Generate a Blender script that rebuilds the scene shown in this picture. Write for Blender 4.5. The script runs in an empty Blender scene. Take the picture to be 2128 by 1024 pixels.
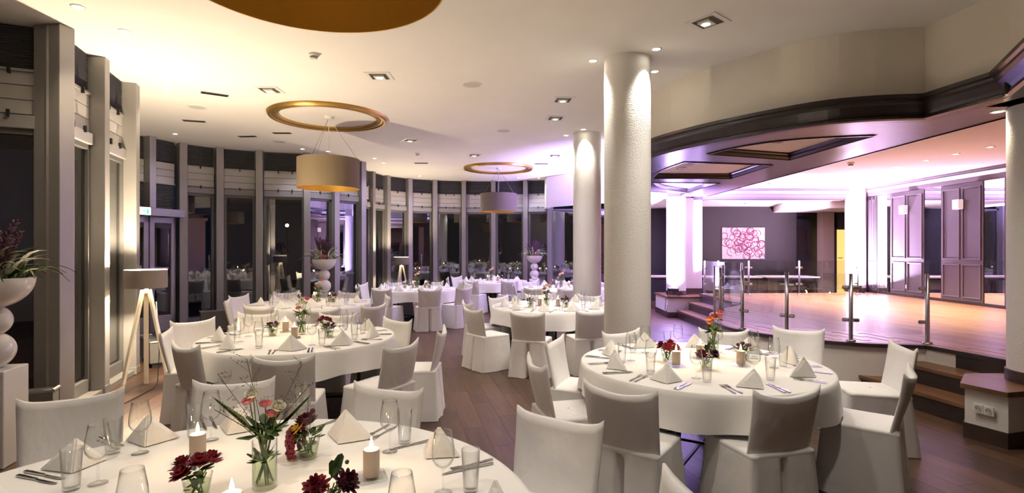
import bpy, bmesh, math, random
from mathutils import Vector, Matrix
random.seed(7)
PI = math.pi
SC = bpy.context.scene
COL = SC.collection
EYE, H, HS = 1.65, 3.8, 0.57          # eye height, main ceiling, stage height
SOF, SCZ = 2.9, 3.13                  # soffit height, stage ceiling height

# ---------------------------------------------------------------- camera, world, exposure
cd = bpy.data.cameras.new('camera'); cam = bpy.data.objects.new('camera', cd); COL.objects.link(cam)
cam.location = (0, 0, EYE); cam.rotation_euler = (PI/2, 0, 0)
cd.sensor_width = 36; cd.lens = 1100/2128*36; cd.shift_y = 3/2128; cd.clip_start = .05; cd.clip_end = 200
SC.camera = cam
W = bpy.data.worlds.new('night'); SC.world = W; W.use_nodes = True
W.node_tree.nodes['Background'].inputs[0].default_value = (.003, .004, .007, 1)
W.node_tree.nodes['Background'].inputs[1].default_value = 1.0
SC.view_settings.view_transform = 'Standard'; SC.view_settings.look = 'None'
SC.view_settings.exposure = 1.1; SC.view_settings.gamma = 1.0; SC.view_settings.use_curve_mapping = False
try:
    SC.cycles.transparent_max_bounces = 24
    SC.cycles.max_bounces = 7; SC.cycles.diffuse_bounces = 4; SC.cycles.glossy_bounces = 4
    SC.cycles.sample_clamp_indirect = 6.0
    SC.cycles.caustics_reflective = False; SC.cycles.caustics_refractive = False
except Exception: pass

WARM = (1, .80, .55); NEUT = (1, .91, .80); COOL = (.93, .88, 1.0); VIOLET = (.50, .37, 1.0); PINK = (.80, .58, 1.0)
P_DOWN, P_COLUMN, P_STAGE, P_BACK, P_LAMP, P_FLOOD, P_CANDLE = 58, 64, 125, 15, 225, 300, .9

# ---------------------------------------------------------------- materials
MATS = {}
def mat(name, color, rough=.6, metal=0., bump=0., bscale=60., var=0., vscale=8., spec=.5, emit=None, estr=0., sss=0., coat=0., stretch=None):
    m = bpy.data.materials.new(name); m.use_nodes = True; MATS[name] = m
    nt = m.node_tree; N = nt.nodes; L = nt.links; b = N['Principled BSDF']
    b.inputs['Base Color'].default_value = (*color, 1); b.inputs['Roughness'].default_value = rough
    b.inputs['Metallic'].default_value = metal; b.inputs['Specular IOR Level'].default_value = spec
    if coat: b.inputs['Coat Weight'].default_value = coat; b.inputs['Coat Roughness'].default_value = .08
    if sss: b.inputs['Subsurface Weight'].default_value = sss; b.inputs['Subsurface Radius'].default_value = (.03, .015, .008)
    if emit: b.inputs['Emission Color'].default_value = (*emit, 1); b.inputs['Emission Strength'].default_value = estr
    if bump or var:
        tc = N.new('ShaderNodeTexCoord'); mp = N.new('ShaderNodeMapping'); L.new(tc.outputs['Object'], mp.inputs[0])
        if stretch: mp.inputs['Scale'].default_value = stretch
    if var:
        n = N.new('ShaderNodeTexNoise'); n.inputs['Scale'].default_value = vscale; n.inputs['Detail'].default_value = 4; L.new(mp.outputs[0], n.inputs['Vector'])
        r = N.new('ShaderNodeValToRGB'); e = r.color_ramp.elements
        e[0].position = .3; e[1].position = .7
        e[0].color = (*[c*(1-var) for c in color], 1); e[1].color = (*[min(1, c*(1+var)) for c in color], 1)
        L.new(n.outputs[0], r.inputs[0]); L.new(r.outputs[0], b.inputs['Base Color'])
    if bump:
        n = N.new('ShaderNodeTexNoise'); n.inputs['Scale'].default_value = bscale; n.inputs['Detail'].default_value = 3; L.new(mp.outputs[0], n.inputs['Vector'])
        bp = N.new('ShaderNodeBump'); bp.inputs['Strength'].default_value = bump; bp.inputs['Distance'].default_value = .02
        L.new(n.outputs[0], bp.inputs['Height']); L.new(bp.outputs[0], b.inputs['Normal'])
    return m

def glass(name, tint=(1, 1, 1), ior=1.5, rough=0., boost=1.0, edge=.8, dark=1.0):
    """thin clear glass: see-through with Fresnel reflection"""
    m = bpy.data.materials.new(name); m.use_nodes = True; MATS[name] = m
    nt = m.node_tree; N = nt.nodes; L = nt.links
    N.remove(N['Principled BSDF']); out = N['Material Output']
    t = N.new('ShaderNodeBsdfTransparent'); t.inputs[0].default_value = (*tint, 1)
    g = N.new('ShaderNodeBsdfGlossy'); g.inputs['Roughness'].default_value = rough
    lw = N.new('ShaderNodeLayerWeight'); lw.inputs['Blend'].default_value = .5
    f = N.new('ShaderNodeMath'); f.operation = 'POWER'; f.inputs[1].default_value = 4.0; L.new(lw.outputs['Facing'], f.inputs[0])
    r0 = ((ior-1)/(ior+1))**2                              # Schlick reflectance, the same from both sides of the sheet
    mu = N.new('ShaderNodeMath'); mu.operation = 'MULTIPLY_ADD'; mu.inputs[1].default_value = (1-r0)*edge; mu.inputs[2].default_value = r0*boost; mu.use_clamp = True
    mx = N.new('ShaderNodeMixShader'); L.new(f.outputs[0], mu.inputs[0]); L.new(mu.outputs[0], mx.inputs[0])
    p3 = N.new('ShaderNodeMath'); p3.operation = 'POWER'; p3.inputs[1].default_value = 4.0; L.new(lw.outputs['Facing'], p3.inputs[0])
    tm = N.new('ShaderNodeMix'); tm.data_type = 'RGBA'; L.new(p3.outputs[0], tm.inputs['Factor'])
    tm.inputs[6].default_value = (*tint, 1); tm.inputs[7].default_value = (*[c*dark for c in tint], 1); L.new(tm.outputs[2], t.inputs[0])   # longer way through the glass at the rim
    L.new(t.outputs[0], mx.inputs[1]); L.new(g.outputs[0], mx.inputs[2]); L.new(mx.outputs[0], out.inputs[0])
    return m

def emitter(name, color, strength):
    m = bpy.data.materials.new(name); m.use_nodes = True; MATS[name] = m
    N = m.node_tree.nodes; b = N['Principled BSDF']; b.inputs['Base Color'].default_value = (*color, 1)
    b.inputs['Emission Color'].default_value = (*color, 1); b.inputs['Emission Strength'].default_value = strength
    return m

PANG = math.radians(-12)      # planks run 12 degrees off the y axis
def plank_mat(name, c0, c1, w, l, rough, grain=18., spec=.5):
    """wood whose tone changes from plank to plank (plank grid in world space) with lengthwise grain"""
    m = bpy.data.materials.new(name); m.use_nodes = True; MATS[name] = m
    nt = m.node_tree; N = nt.nodes; L = nt.links; b = N['Principled BSDF']; b.inputs['Roughness'].default_value = rough
    b.inputs['Specular IOR Level'].default_value = spec
    g = N.new('ShaderNodeNewGeometry'); mp = N.new('ShaderNodeMapping'); mp.inputs['Rotation'].default_value = (0, 0, PANG)
    L.new(g.outputs['Position'], mp.inputs[0]); s = N.new('ShaderNodeSeparateXYZ'); L.new(mp.outputs[0], s.inputs[0])
    def math_(op, a, bb=None):
        n = N.new('ShaderNodeMath'); n.operation = op
        for i, v in enumerate((a, bb)):
            if v is None: continue
            if isinstance(v, (int, float)): n.inputs[i].default_value = v
            else: L.new(v, n.inputs[i])
        return n.outputs[0]
    row = math_('FLOOR', math_('DIVIDE', s.outputs[0], w))
    off = math_('MULTIPLY', math_('FRACT', math_('MULTIPLY', row, .381966)), l)
    col = math_('FLOOR', math_('DIVIDE', math_('ADD', s.outputs[1], off), l))
    cx = N.new('ShaderNodeCombineXYZ'); L.new(row, cx.inputs[0]); L.new(col, cx.inputs[1])
    wn = N.new('ShaderNodeTexWhiteNoise'); L.new(cx.outputs[0], wn.inputs['Vector'])
    sc = N.new('ShaderNodeVectorMath'); sc.operation = 'MULTIPLY'; sc.inputs[1].default_value = (grain, 1.6, 1); L.new(mp.outputs[0], sc.inputs[0])
    ad = N.new('ShaderNodeVectorMath'); L.new(sc.outputs[0], ad.inputs[0]); L.new(wn.outputs['Color'], ad.inputs[1])
    gn = N.new('ShaderNodeTexNoise'); gn.inputs['Scale'].default_value = 1.4; gn.inputs['Detail'].default_value = 6; gn.inputs['Roughness'].default_value = .65; L.new(ad.outputs[0], gn.inputs['Vector'])
    v = math_('ADD', math_('MULTIPLY', wn.outputs['Value'], .26), math_('MULTIPLY', gn.outputs[0], .74))
    r = N.new('ShaderNodeValToRGB'); e = r.color_ramp.elements; e[0].position = .22; e[1].position = .80; e[0].color = (*c0, 1); e[1].color = (*c1, 1)
    L.new(v, r.inputs[0]); L.new(r.outputs[0], b.inputs['Base Color'])
    bp = N.new('ShaderNodeBump'); bp.inputs['Strength'].default_value = .12; bp.inputs['Distance'].default_value = .004
    L.new(gn.outputs[0], bp.inputs['Height']); L.new(bp.outputs[0], b.inputs['Normal'])
    return m

mat('ceiling_paint', (.88, .86, .82), .9, var=.02, vscale=1.5)
mat('wall_paint', (.80, .78, .74), .85, bump=.15, bscale=90)
mat('cream_paint', (.88, .83, .72), .85, var=.03, vscale=2)
mat('column_paper', (.84, .83, .80), .8, bump=.35, bscale=55, stretch=(1, 1, 2.2))
plank_mat('floor_walnut', (.028, .014, .009), (.145, .078, .046), .19, 1.25, .40)
plank_mat('stage_oak', (.24, .115, .05), (.56, .33, .17), .09, .95, .30)
plank_mat('step_wood', (.07, .034, .017), (.28, .145, .07), .12, 1.6, .35)
mat('dark_wood', (.030, .021, .020), .30, var=.35, vscale=5, stretch=(2, 2, 14), spec=.6)
mat('soffit_wood', (.075, .055, .055), .28, var=.35, vscale=4, stretch=(1.5, 10, 1), spec=.7)
mat('base_brown', (.055, .032, .026), .45, var=.2)
mat('aluminium', (.31, .30, .29), .42, metal=.35, var=.05, vscale=3)
mat('frame_grey', (.13, .125, .12), .45, metal=.2)
mat('slat_white', (.43, .42, .405), .5, var=.04, stretch=(1, 1, 12))
mat('blind_dark', (.075, .075, .085), .8)
mat('blind_grey', (.25, .245, .25), .75, bump=.2, bscale=200)
mat('black_clip', (.01, .01, .01), .5)
glass('window_glass', (.55, .58, .62), 1.52, 0, 4.6)
glass('rail_glass', (.93, .95, .95), 1.5, 0, 1.3)
glass('clear_glass', (.988, .992, .99), 1.45, .0, 1.3, .85, .5)
glass('water', (.80, .86, .70), 1.2, .0, .6)
mat('steel', (.45, .44, .45), .22, metal=1)
mat('cutlery_steel', (.42, .41, .40), .16, metal=1)
mat('linen', (.84, .83, .80), .88, bump=.10, bscale=320)
mat('chair_cloth', (.80, .785, .765), .88, bump=.5, bscale=9, stretch=(1, 1, .6))
mat('napkin_cloth', (.88, .86, .82), .85, bump=.08, bscale=260)
mat('table_metal', (.015, .015, .018), .4, metal=.6)
mat('gold', (.55, .34, .09), .34, metal=.85, var=.12, vscale=3)
mat('gold_inner', (.92, .60, .14), .42, metal=.6, var=.06, vscale=2)
mat('gold_fabric', (.21, .16, .10), .85, bump=.2, bscale=220)
mat('taupe_fabric', (.20, .17, .15), .9, bump=.3, bscale=240)
mat('shade_lining', (.90, .84, .72), .7)
mat('pale_wood', (.72, .66, .56), .5, var=.06, vscale=6)
mat('porcelain', (.82, .80, .79), .12, spec=.6, coat=.4)
mat('pedestal_white', (.80, .79, .78), .25)
mat('panel_taupe', (.092, .074, .078), .5, var=.06, vscale=3)
mat('mould_taupe', (.125, .102, .108), .4)
mat('mirror', (.88, .88, .88), .01, metal=1)
mat('dark_wall', (.036, .030, .026), .7, bump=.2, bscale=120, stretch=(1, 1, 4))
mat('dark_panel', (.028, .030, .036), .45)
mat('beige_paint', (.46, .37, .28), .8)
mat('plastic_white', (.82, .81, .78), .4)
mat('plastic_black', (.012, .012, .014), .4)
mat('vent_grey', (.17, .15, .12), .55, metal=.3)
mat('speaker_grey', (.62, .60, .58), .7)
mat('wax', (.52, .42, .33), .55, sss=.25)
mat('petal_red', (.20, .006, .022), .6, var=.5, vscale=40)
mat('petal_wine', (.07, .004, .016), .6, var=.4, vscale=40)
mat('petal_pink', (.72, .26, .30), .6, var=.35, vscale=30)
mat('petal_white', (.84, .80, .66), .6)
mat('petal_orange', (.75, .27, .10), .6, var=.4, vscale=30)
mat('yellow_eye', (.65, .42, .03), .7)
mat('leaf', (.055, .11, .022), .5, var=.45, vscale=25)
mat('leaf_dark', (.03, .055, .018), .5, var=.4, vscale=25)
mat('leaf_pale', (.56, .57, .42), .6, var=.4, vscale=14)
mat('heather', (.13, .06, .10), .8, var=.5, vscale=30)
mat('stem_green', (.10, .15, .035), .6)
mat('grass_seed', (.09, .07, .035), .8)
mat('painting_ground', (.50, .42, .41), .7, var=.08, vscale=6)
mat('ring_paint', (.16, .012, .05), .6, var=.5, vscale=9)
mat('sign_green', (.02, .35, .16), .5, emit=(.03, .6, .3), estr=.8)
emitter('sign_light', (.75, 1, .9), 2.2)
emitter('lamp_lens', (1, .90, .74), 14)
emitter('spot_lens', (1, .92, .78), 2.2)
emitter('flame', (1, .62, .22), 28)
emitter('bulb_glow', (1, .78, .48), 12)
emitter('flood_lens', (.85, .80, 1), 9)
emitter('sconce_glow', (.8, .68, .69), .25)
emitter('lit_doorway', (1, .62, .18), .55)
emitter('street_glow', (1, .72, .35), 40)

# ---------------------------------------------------------------- helpers
def tag(o, label=None, cat=None, group=None, kind=None):
    if label: o['label'] = label
    if cat: o['category'] = cat
    if group: o['group'] = group
    if kind: o['kind'] = kind
    return o
def empty(name, loc=(0, 0, 0), rz=0, parent=None):
    o = bpy.data.objects.new(name, None); COL.objects.link(o); o.location = loc; o.rotation_euler = (0, 0, rz); o.parent = parent
    o.empty_display_size = .1
    return o
def place(name, me, m=None, parent=None, loc=(0, 0, 0), rz=0):
    o = bpy.data.objects.new(name, me); COL.objects.link(o); o.parent = parent; o.location = loc; o.rotation_euler = (0, 0, rz)
    return o
def copy_tree(o, parent=None):
    c = o.copy(); COL.objects.link(c); c.parent = parent
    for ch in list(o.children): copy_tree(ch, c)
    return c

class MB:
    def __init__(s): s.v = []; s.f = []
    def add(s, verts, faces):
        k = len(s.v); s.v += [tuple(p) for p in verts]; s.f += [tuple(i+k for i in f) for f in faces]; return s
    def box(s, c, d, rz=0, rot=None):
        x, y, z = (e/2 for e in d)
        R = rot if rot is not None else Matrix.Rotation(rz, 3, 'Z')
        vs = [R @ Vector((a*x, b*y, e*z)) + Vector(c) for e in (-1, 1) for a, b in ((-1, -1), (1, -1), (1, 1), (-1, 1))]
        return s.add(vs, [(3, 2, 1, 0), (4, 5, 6, 7), (0, 1, 5, 4), (1, 2, 6, 5), (2, 3, 7, 6), (3, 0, 4, 7)])
    def bar(s, a, b, w, h=None):
        a = Vector(a); b = Vector(b); d = b-a
        q = d.to_track_quat('Y', 'Z').to_matrix()
        return s.box((a+b)/2, (w, d.length, h or w), rot=q)
    def prism(s, poly, z0, z1):
        n = len(poly)
        return s.add([(p[0], p[1], z0) for p in poly]+[(p[0], p[1], z1) for p in poly],
                     [tuple(range(n-1, -1, -1)), tuple(range(n, 2*n))]+[(i, (i+1) % n, n+(i+1) % n, n+i) for i in range(n)])
    def lathe(s, prof, seg=20, c=(0, 0, 0), cap=False):
        n = len(prof); vs = []
        for i in range(seg):
            a = 2*PI*i/seg; vs += [(c[0]+r*math.cos(a), c[1]+r*math.sin(a), c[2]+z) for r, z in prof]
        fs = [(i*n+j, ((i+1) % seg)*n+j, ((i+1) % seg)*n+j+1, i*n+j+1) for i in range(seg) for j in range(n-1)]
        if cap:
            fs.append(tuple(i*n for i in range(seg-1, -1, -1))); fs.append(tuple(i*n+n-1 for i in range(seg)))
        return s.add(vs, fs)
    def tube(s, pts, r, seg=6, r1=None):
        pts = [Vector(p) for p in pts]; n = len(pts); vs = []
        for i, p in enumerate(pts):
            d = (pts[min(i+1, n-1)]-pts[max(i-1, 0)])
            q = d.to_track_quat('Z', 'Y').to_matrix(); rr = r if r1 is None else r+(r1-r)*i/(n-1)
            vs += [p+q @ Vector((rr*math.cos(2*PI*k/seg), rr*math.sin(2*PI*k/seg), 0)) for k in range(seg)]
        fs = [(i*seg+k, i*seg+(k+1) % seg, (i+1)*seg+(k+1) % seg, (i+1)*seg+k) for i in range(n-1) for k in range(seg)]
        fs += [tuple(range(seg-1, -1, -1)), tuple((n-1)*seg+k for k in range(seg))]
        return s.add(vs, fs)
    def ball(s, c, r, seg=8, rings=6, sq=1.0):
        prof = [(max(1e-4, r*math.sin(PI*i/rings)), -r*sq*math.cos(PI*i/rings)) for i in range(rings+1)]
        return s.lathe(prof, seg, c)
    def mesh(s, name, m, smooth=False, weld=False):
        me = bpy.data.meshes.new(name); me.from_pydata(s.v, [], s.f); me.materials.append(MATS[m])
        bm = bmesh.new(); bm.from_mesh(me)
        if weld: bmesh.ops.remove_doubles(bm, verts=bm.verts, dist=1e-5)
        bmesh.ops.recalc_face_normals(bm, faces=bm.faces); bm.to_mesh(me); bm.free()
        if smooth:
            for p in me.polygons: p.use_smooth = True
        me.update(); return me
    def obj(s, name, m, parent=None, smooth=False, loc=(0, 0, 0), rz=0, weld=False, bevel=0):
        o = place(name, s.mesh(name, m, smooth, weld), None, parent, loc, rz)
        if bevel:
            b = o.modifiers.new('edge', 'BEVEL'); b.width = bevel; b.segments = 2; b.limit_method = 'ANGLE'
        return o
def soft(o, angle=40):
    for p in o.data.polygons: p.use_smooth = True
    try: o.data.set_sharp_from_angle(angle=math.radians(angle))
    except Exception: pass
    return o
def spline(pts, n=6):
    """Catmull-Rom through 2D points"""
    out = []; P = [pts[0]]+list(pts)+[pts[-1]]
    for i in range(1, len(P)-2):
        a, b, c, d = (Vector(p) for p in P[i-1:i+3])
        for k in range(n):
            t = k/n; out.append(tuple(.5*((2*b)+(c-a)*t+(2*a-5*b+4*c-d)*t*t+(3*b-a-3*c+d)*t**3)))
    out.append(tuple(pts[-1])); return out
def offset(path, d):
    """2D polyline shifted by d to its left side, mitred"""
    out = []; n = len(path)
    for i, p in enumerate(path):
        p = Vector(p[:2]); a = Vector(path[max(i-1, 0)][:2]); b = Vector(path[min(i+1, n-1)][:2])
        d1 = (p-a).normalized() if i > 0 else (b-p).normalized(); d2 = (b-p).normalized() if i < n-1 else d1
        n1 = Vector((-d1.y, d1.x)); n2 = Vector((-d2.y, d2.x)); m = (n1+n2); m = m/max(.2, m.length)
        out.append(tuple(p+m*(d/max(.35, m.dot(n1)))))
    return out
def sweep(mb, path, prof):
    """profile [(distance to the left of the path, z)] carried along a 2D path"""
    rows = [[(*q, z) for q in offset(path, d)] for d, z in prof]; n = len(path); m = len(prof)
    mb.add([p for r in rows for p in r], [(j*n+i, j*n+i+1, (j+1)*n+i+1, (j+1)*n+i) for j in range(m-1) for i in range(n-1)])
    return mb
def inside(p, poly):
    x, y = p; r = False; n = len(poly)
    for i in range(n):
        (x1, y1), (x2, y2) = poly[i], poly[(i+1) % n]
        if (y1 > y) != (y2 > y) and x < (x2-x1)*(y-y1)/(y2-y1)+x1: r = not r
    return r
def fill_poly(name, outer, holes, z0, z1, m):
    """flat slab with holes"""
    cu = bpy.data.curves.new(name, 'CURVE'); cu.dimensions = '2D'; cu.fill_mode = 'BOTH'; cu.extrude = (z1-z0)/2
    for poly in [outer]+holes:
        s = cu.splines.new('POLY'); s.points.add(len(poly)-1); s.use_cyclic_u = True
        for q, p in zip(s.points, poly): q.co = (p[0], p[1], 0, 1)
    t = bpy.data.objects.new('tmp', cu); COL.objects.link(t); bpy.context.view_layer.update()
    me = bpy.data.meshes.new_from_object(t.evaluated_get(bpy.context.evaluated_depsgraph_get())); me.name = name
    bpy.data.objects.remove(t); me.materials.clear(); me.materials.append(MATS[m])
    o = place(name, me); o.location.z = (z0+z1)/2
    return o
def light(kind, name, loc, power, color, parent=None, **k):
    l = bpy.data.lights.new(name, kind); l.energy = power; l.color = color
    for a, b in k.items():
        if a != 'aim': setattr(l, a, b)
    o = bpy.data.objects.new(name, l); COL.objects.link(o); o.parent = parent; o.location = loc
    if 'aim' in k:
        o.rotation_euler = Vector(k['aim']).to_track_quat('-Z', 'Y').to_euler()
    return o

# ================================================================ THE SETTING
def struct(o, label=None):
    o['kind'] = 'structure'
    if label: o['label'] = label
    return o
# ---- floor
hall = [(-5.6, 4.4), (-4.3, 5.0), (-4.9, 7), (-7.0, 9.3), (-6.6, 10.8), (-5.5, 11.6), (-4.6, 11.9), (-3.65, 13.2), (-3.8, 14.9), (-3, 16.2), (-1.5, 16.8), (.5, 16.7),
        (3, 16.4), (3.5, 12.9), (3.85, 10.6), (3.2, 9), (2.95, 7.5), (3.9, 6.0), (4, 4.6), (6.4, 4), (6.4, 2.4), (-5.6, 2.4)]
fl = struct(MB().box((.7, 6.5, -.0605), (19, 22, .116)).obj('floor', 'floor_walnut'))
def planks(parent, poly, w, l, ztop, m, seen, t=.012):
    R = Matrix.Rotation(-PANG, 2); pm = MB().box((0, 0, 0), (w-.002, l-.002, t)).mesh('plank', m)
    spots = []
    for i in range(int(-14/w), int(14/w)):
        off = (i*.381966 % 1)*l
        for j in range(int(-6/l), int(22/l)):
            c = R @ Vector(((i+.5)*w, (j+.5)*l-off))
            if all(inside(tuple(c+R @ Vector((a*w*.5, b*l*.5))), poly) for a in (-1, 1) for b in (-1, 1)): spots.append(c)
    vis = [c for c in spots if seen(c)]; vis.sort(key=lambda c: c.length)
    near = vis[:300]; ids = set(id(c) for c in near); rest = MB()
    for c in near: place('plank', pm, None, parent, (c.x, c.y, ztop-t/2), -PANG)
    for c in spots:
        if id(c) not in ids: rest.box((c.x, c.y, ztop-t/2), (w-.002, l-.002, t), -PANG)
    if rest.v: tag(rest.obj('planks_beyond', m, parent), kind='stuff')
planks(fl, hall, .19, 1.25, 0, 'floor_walnut', lambda c: c.y > 3.3 and abs(c.x) < c.y*.98)
struct(MB().box((0, 10, -.3), (60, 60, .3)).obj('ground_outside', 'dark_wall'))
# ---- ceiling and hidden rear walls
struct(MB().box((.7, 6.5, H+.06), (19, 22, .12)).obj('ceiling', 'ceiling_paint'))
struct(MB().box((.5, -4.1, 1.9), (14, .2, 3.8)).obj('wall_rear', 'wall_paint'))
struct(MB().box((6.5, 0, 1.9), (.2, 8.2, 3.8)).obj('wall_hall_side', 'wall_paint'))
struct(MB().box((-5.75, .2, 1.9), (.2, 8.4, 3.8)).obj('wall_window_side', 'wall_paint'))
# ---- window bays.  Path runs with the room on its right-hand side.
wn = [0]; tn = [0]
def mullion(p, ang, w=.14, d=.24, z0=0., z1=H):
    tn[0] += 1
    mb = MB().box((0, d/2, (z0+z1)/2), (w, d, z1-z0)).box((0, d/2, z0+.05), (w+.012, d+.012, .1)) if z0 == 0 else MB().box((0, d/2, (z0+z1)/2), (w, d, z1-z0))
    o = mb.obj('trim_%d' % tn[0], 'aluminium', loc=(p[0], p[1], 0), rz=ang, bevel=.006)
    return struct(o, 'tall grey aluminium window post')
def pleat(x0, x1, z0, z1, y, n):
    mb = MB(); vs = []; h = (z1-z0)/(2*n)
    for i in range(2*n+1):
        yy = y+(.012 if i % 2 else -.012); vs += [(x0, yy, z0+i*h), (x1, yy, z0+i*h)]
    mb.add(vs, [(2*i, 2*i+1, 2*i+3, 2*i+2) for i in range(2*n)]); return mb
def bay(P, Q, top=H, door=False, low=False, blindz=None):
    wn[0] += 1
    P = Vector(P); Q = Vector(Q); L = (Q-P).length; ang = math.atan2(Q.y-P.y, Q.x-P.x)
    w = struct(empty('window_%d' % wn[0], (P.x, P.y, 0), ang), 'tall dark window bay in aluminium frame')
    a, b = .07, L-.07; mid = L/2
    if b-a < .1: return
    zg = 2.78
    if not low:
        pleat(a+.02, b-.02, 3.37, top-.03, .16, 16).obj('pleated_blind', 'blind_dark', w)
        MB().box((mid, .15, 3.36), (b-a-.02, .05, .025)).obj('blind_rail', 'aluminium', w)
        for k in range(3):
            MB().box((mid, .165, 2.94+.14*k+.068), (b-a, .03, .134)).obj('board', 'slat_white', w, bevel=.004)
        MB().box((mid, .2, 2.95), (b-a, .02, 1.7)).obj('backing', 'frame_grey', w).location.z = .5
        MB().box((mid, .14, 2.86), (b-a-.01, .075, .13)).obj('blind_cassette', 'blind_grey', w, bevel=.008)
        for x in (.36, .7) if L > .9 else (.5,):
            MB().box((a+(b-a)*x, .115, 3.35), (.022, .03, .07)).box((a+(b-a)*x, .095, 2.93), (.022, .03, .07)).obj('clip', 'black_clip', w)
    f = MB(); z1 = zg+.02 if not low else top-.02; fw = .055
    if not door:
        for x in (a+fw/2, b-fw/2): f.box((x, .17, (z1+.06)/2), (fw, .07, z1-.06))
        f.box((mid, .17, .13), (b-a, .07, .14)).box((mid, .17, z1-.03), (b-a, .07, .06))
        wf = f.obj('window_frame', 'frame_grey', w, bevel=.004)
        MB().box((mid, .175, (z1+.2)/2), (b-a-2*fw, .012, z1-.2-.06)).obj('pane', 'window_glass', wf)
        MB().box((mid, .12, .03), (b-a, .2, .06)).obj('sill', 'aluminium', w)
    return w
def chain(pts, first=True, last=True, **k):
    n = len(pts)
    for i in range(n-1): bay(pts[i], pts[i+1], **k)
    for i in range(n):
        if (i == 0 and not first) or (i == n-1 and not last): continue
        a = Vector(pts[max(i-1, 0)]); b = Vector(pts[min(i+1, n-1)]); d = b-a
        mullion(pts[i], math.atan2(d.y, d.x))
A0, A, B, C = (-5.65, 4.50), (-4.31, 5.13), (-4.60, 6.02), (-4.93, 6.98)
D0, D, E = (-7.20, 9.30), (-6.95, 10.2), (-6.70, 10.8)
bay(A0, A); bay(A, B); bay(B, C)
mullion(A, math.radians(80), .15, .3); mullion(B, math.radians(108), .13, .26); mullion(C, math.radians(112), .17, .32)
mullion((-4.42, 5.09), math.radians(28), .10, .2)
rt = Vector((-7.2, 9.3))-Vector((-5.1, 7.1))
struct(MB().box((-6.15, 8.2, H/2), (rt.length, .16, H), math.atan2(rt.y, rt.x)).obj('wall_bay_return', 'aluminium'))
# door bay: upper lights as the others, a lintel, a glazed double leaf under it
dv = Vector(E)-Vector(D0); dl = dv.length; da = math.atan2(dv.y, dv.x)
wn[0] += 1
w = struct(empty('window_%d' % wn[0], (*D0, 0), da), 'tall window over the glazed garden door')
dd = (Vector(D)-Vector(D0)).dot(dv.normalized())
for x0, x1 in ((.05, dd-.07), (dd+.07, dl-.08)):
    pleat(x0, x1, 3.37, H-.03, .16, 16).obj('pleated_blind', 'blind_dark', w)
    pleat(x0, x1, 2.46, 2.92, .16, 16).obj('pleated_blind', 'blind_dark', w)
    for k in range(3): MB().box(((x0+x1)/2, .165, 2.94+.14*k+.068), (x1-x0, .03, .134)).obj('board', 'slat_white', w, bevel=.004)
    MB().box(((x0+x1)/2, .15, 2.93), (x1-x0, .05, .025)).obj('blind_rail', 'aluminium', w)
    MB().box(((x0+x1)/2, .21, 3.1), (x1-x0, .02, 1.4)).obj('backing', 'frame_grey', w)
mullion((D0[0]+dv.normalized().x*dd, D0[1]+dv.normalized().y*dd), da, .13, .2, 2.42, H)
MB().box((dl/2, .08, 2.34), (dl-.06, .30, .15)).obj('lintel', 'aluminium', w, bevel=.006)
dr = struct(empty('door_1', (*D0, 0), da), 'glazed double garden door in a grey frame')
for x0, x1 in ((.06, dd), (dd+.02, dl-.08)):
    f = MB()
    for x in (x0+.05, x1-.05): f.box((x, .15, 1.15), (.10, .07, 2.24))
    f.box(((x0+x1)/2, .15, .16), (x1-x0, .07, .30)).box(((x0+x1)/2, .15, 2.2), (x1-x0, .07, .12))
    f.obj('leaf_frame', 'aluminium', dr, bevel=.005)
    MB().box(((x0+x1)/2, .155, 1.22), (x1-x0-.2, .012, 1.84)).obj('pane', 'window_glass', dr)
    MB().box(((x0+x1)/2, .125, 2.09), (x1-x0-.2, .03, .10)).obj('blind_rail', 'blind_dark', dr)
MB().tube([(dd+.07, .11, 1.05), (dd+.07, .06, 1.05), (dd+.19, .06, 1.05)], .01, 8).obj('handle', 'steel', dr, True)
chain([E, (-6.23, 11.3), (-5.57, 11.66), (-4.62, 11.94), (-4.15, 12.58), (-3.69, 13.2)])
chain([(-3.69, 13.2), (-3.87, 14.9)], False, False)
chain([(-3.87, 14.9), (-3.64, 15.7), (-3.12, 16.3), (-2.42, 16.7), (-1.54, 16.9), (-.60, 16.92), (.42, 16.8), (1.17, 16.55)])
chain([(1.17, 16.55), (2.2, 16.5), (3.3, 16.5)], False, True, low=True, top=2.9)
# ---- outline of the raised-ceiling edge: fascia wall, cornice, soffit with coffers
arc = spline([(4.02, 5.15), (3.46, 5.24), (3.0, 5.52), (2.33, 6.40), (1.95, 7.28), (1.82, 8.6), (1.95, 9.92), (2.33, 10.8), (3.0, 11.68), (3.46, 11.96), (4.02, 12.05)], 5)
edge = [(3.55, 3.4), (3.92, 4.05), (4.12, 4.40)]+arc+[(4.12, 12.85)]
fas = MB(); sweep(fas, edge, [(0, SCZ-.02), (0, H)]); sweep(fas, edge, [(-.12, H), (-.12, SCZ-.02)])
struct(fas.obj('wall_fascia', 'cream_paint'))
far_edge = [(4.12, 12.85), (1.72, 15.1), (1.03, 15.96), (1.03, 17.1)]
f2 = MB(); sweep(f2, far_edge, [(0, 2.88), (0, H)]); sweep(f2, far_edge, [(-.15, H), (-.15, 2.88), (0, 2.88)])
struct(f2.obj('wall_bulkhead', 'wall_paint'))
corn = MB()
sweep(corn, edge, [(-.10, SOF-.005), (.0, SOF-.005), (.035, SOF+.005), (.035, SOF+.03), (.02, SOF+.04), (.035, SOF+.07), (.075, SOF+.13), (.10, SOF+.15), (.10, SOF+.175), (.125, SOF+.185), (.125, SOF+.22), (.0, SOF+.225)])
struct(corn.obj('trim_cornice', 'dark_wood'), 'dark stained cornice curving over the stage edge')
inner = [(4.72, 12.9), (4.72, 4.45)]
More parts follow.
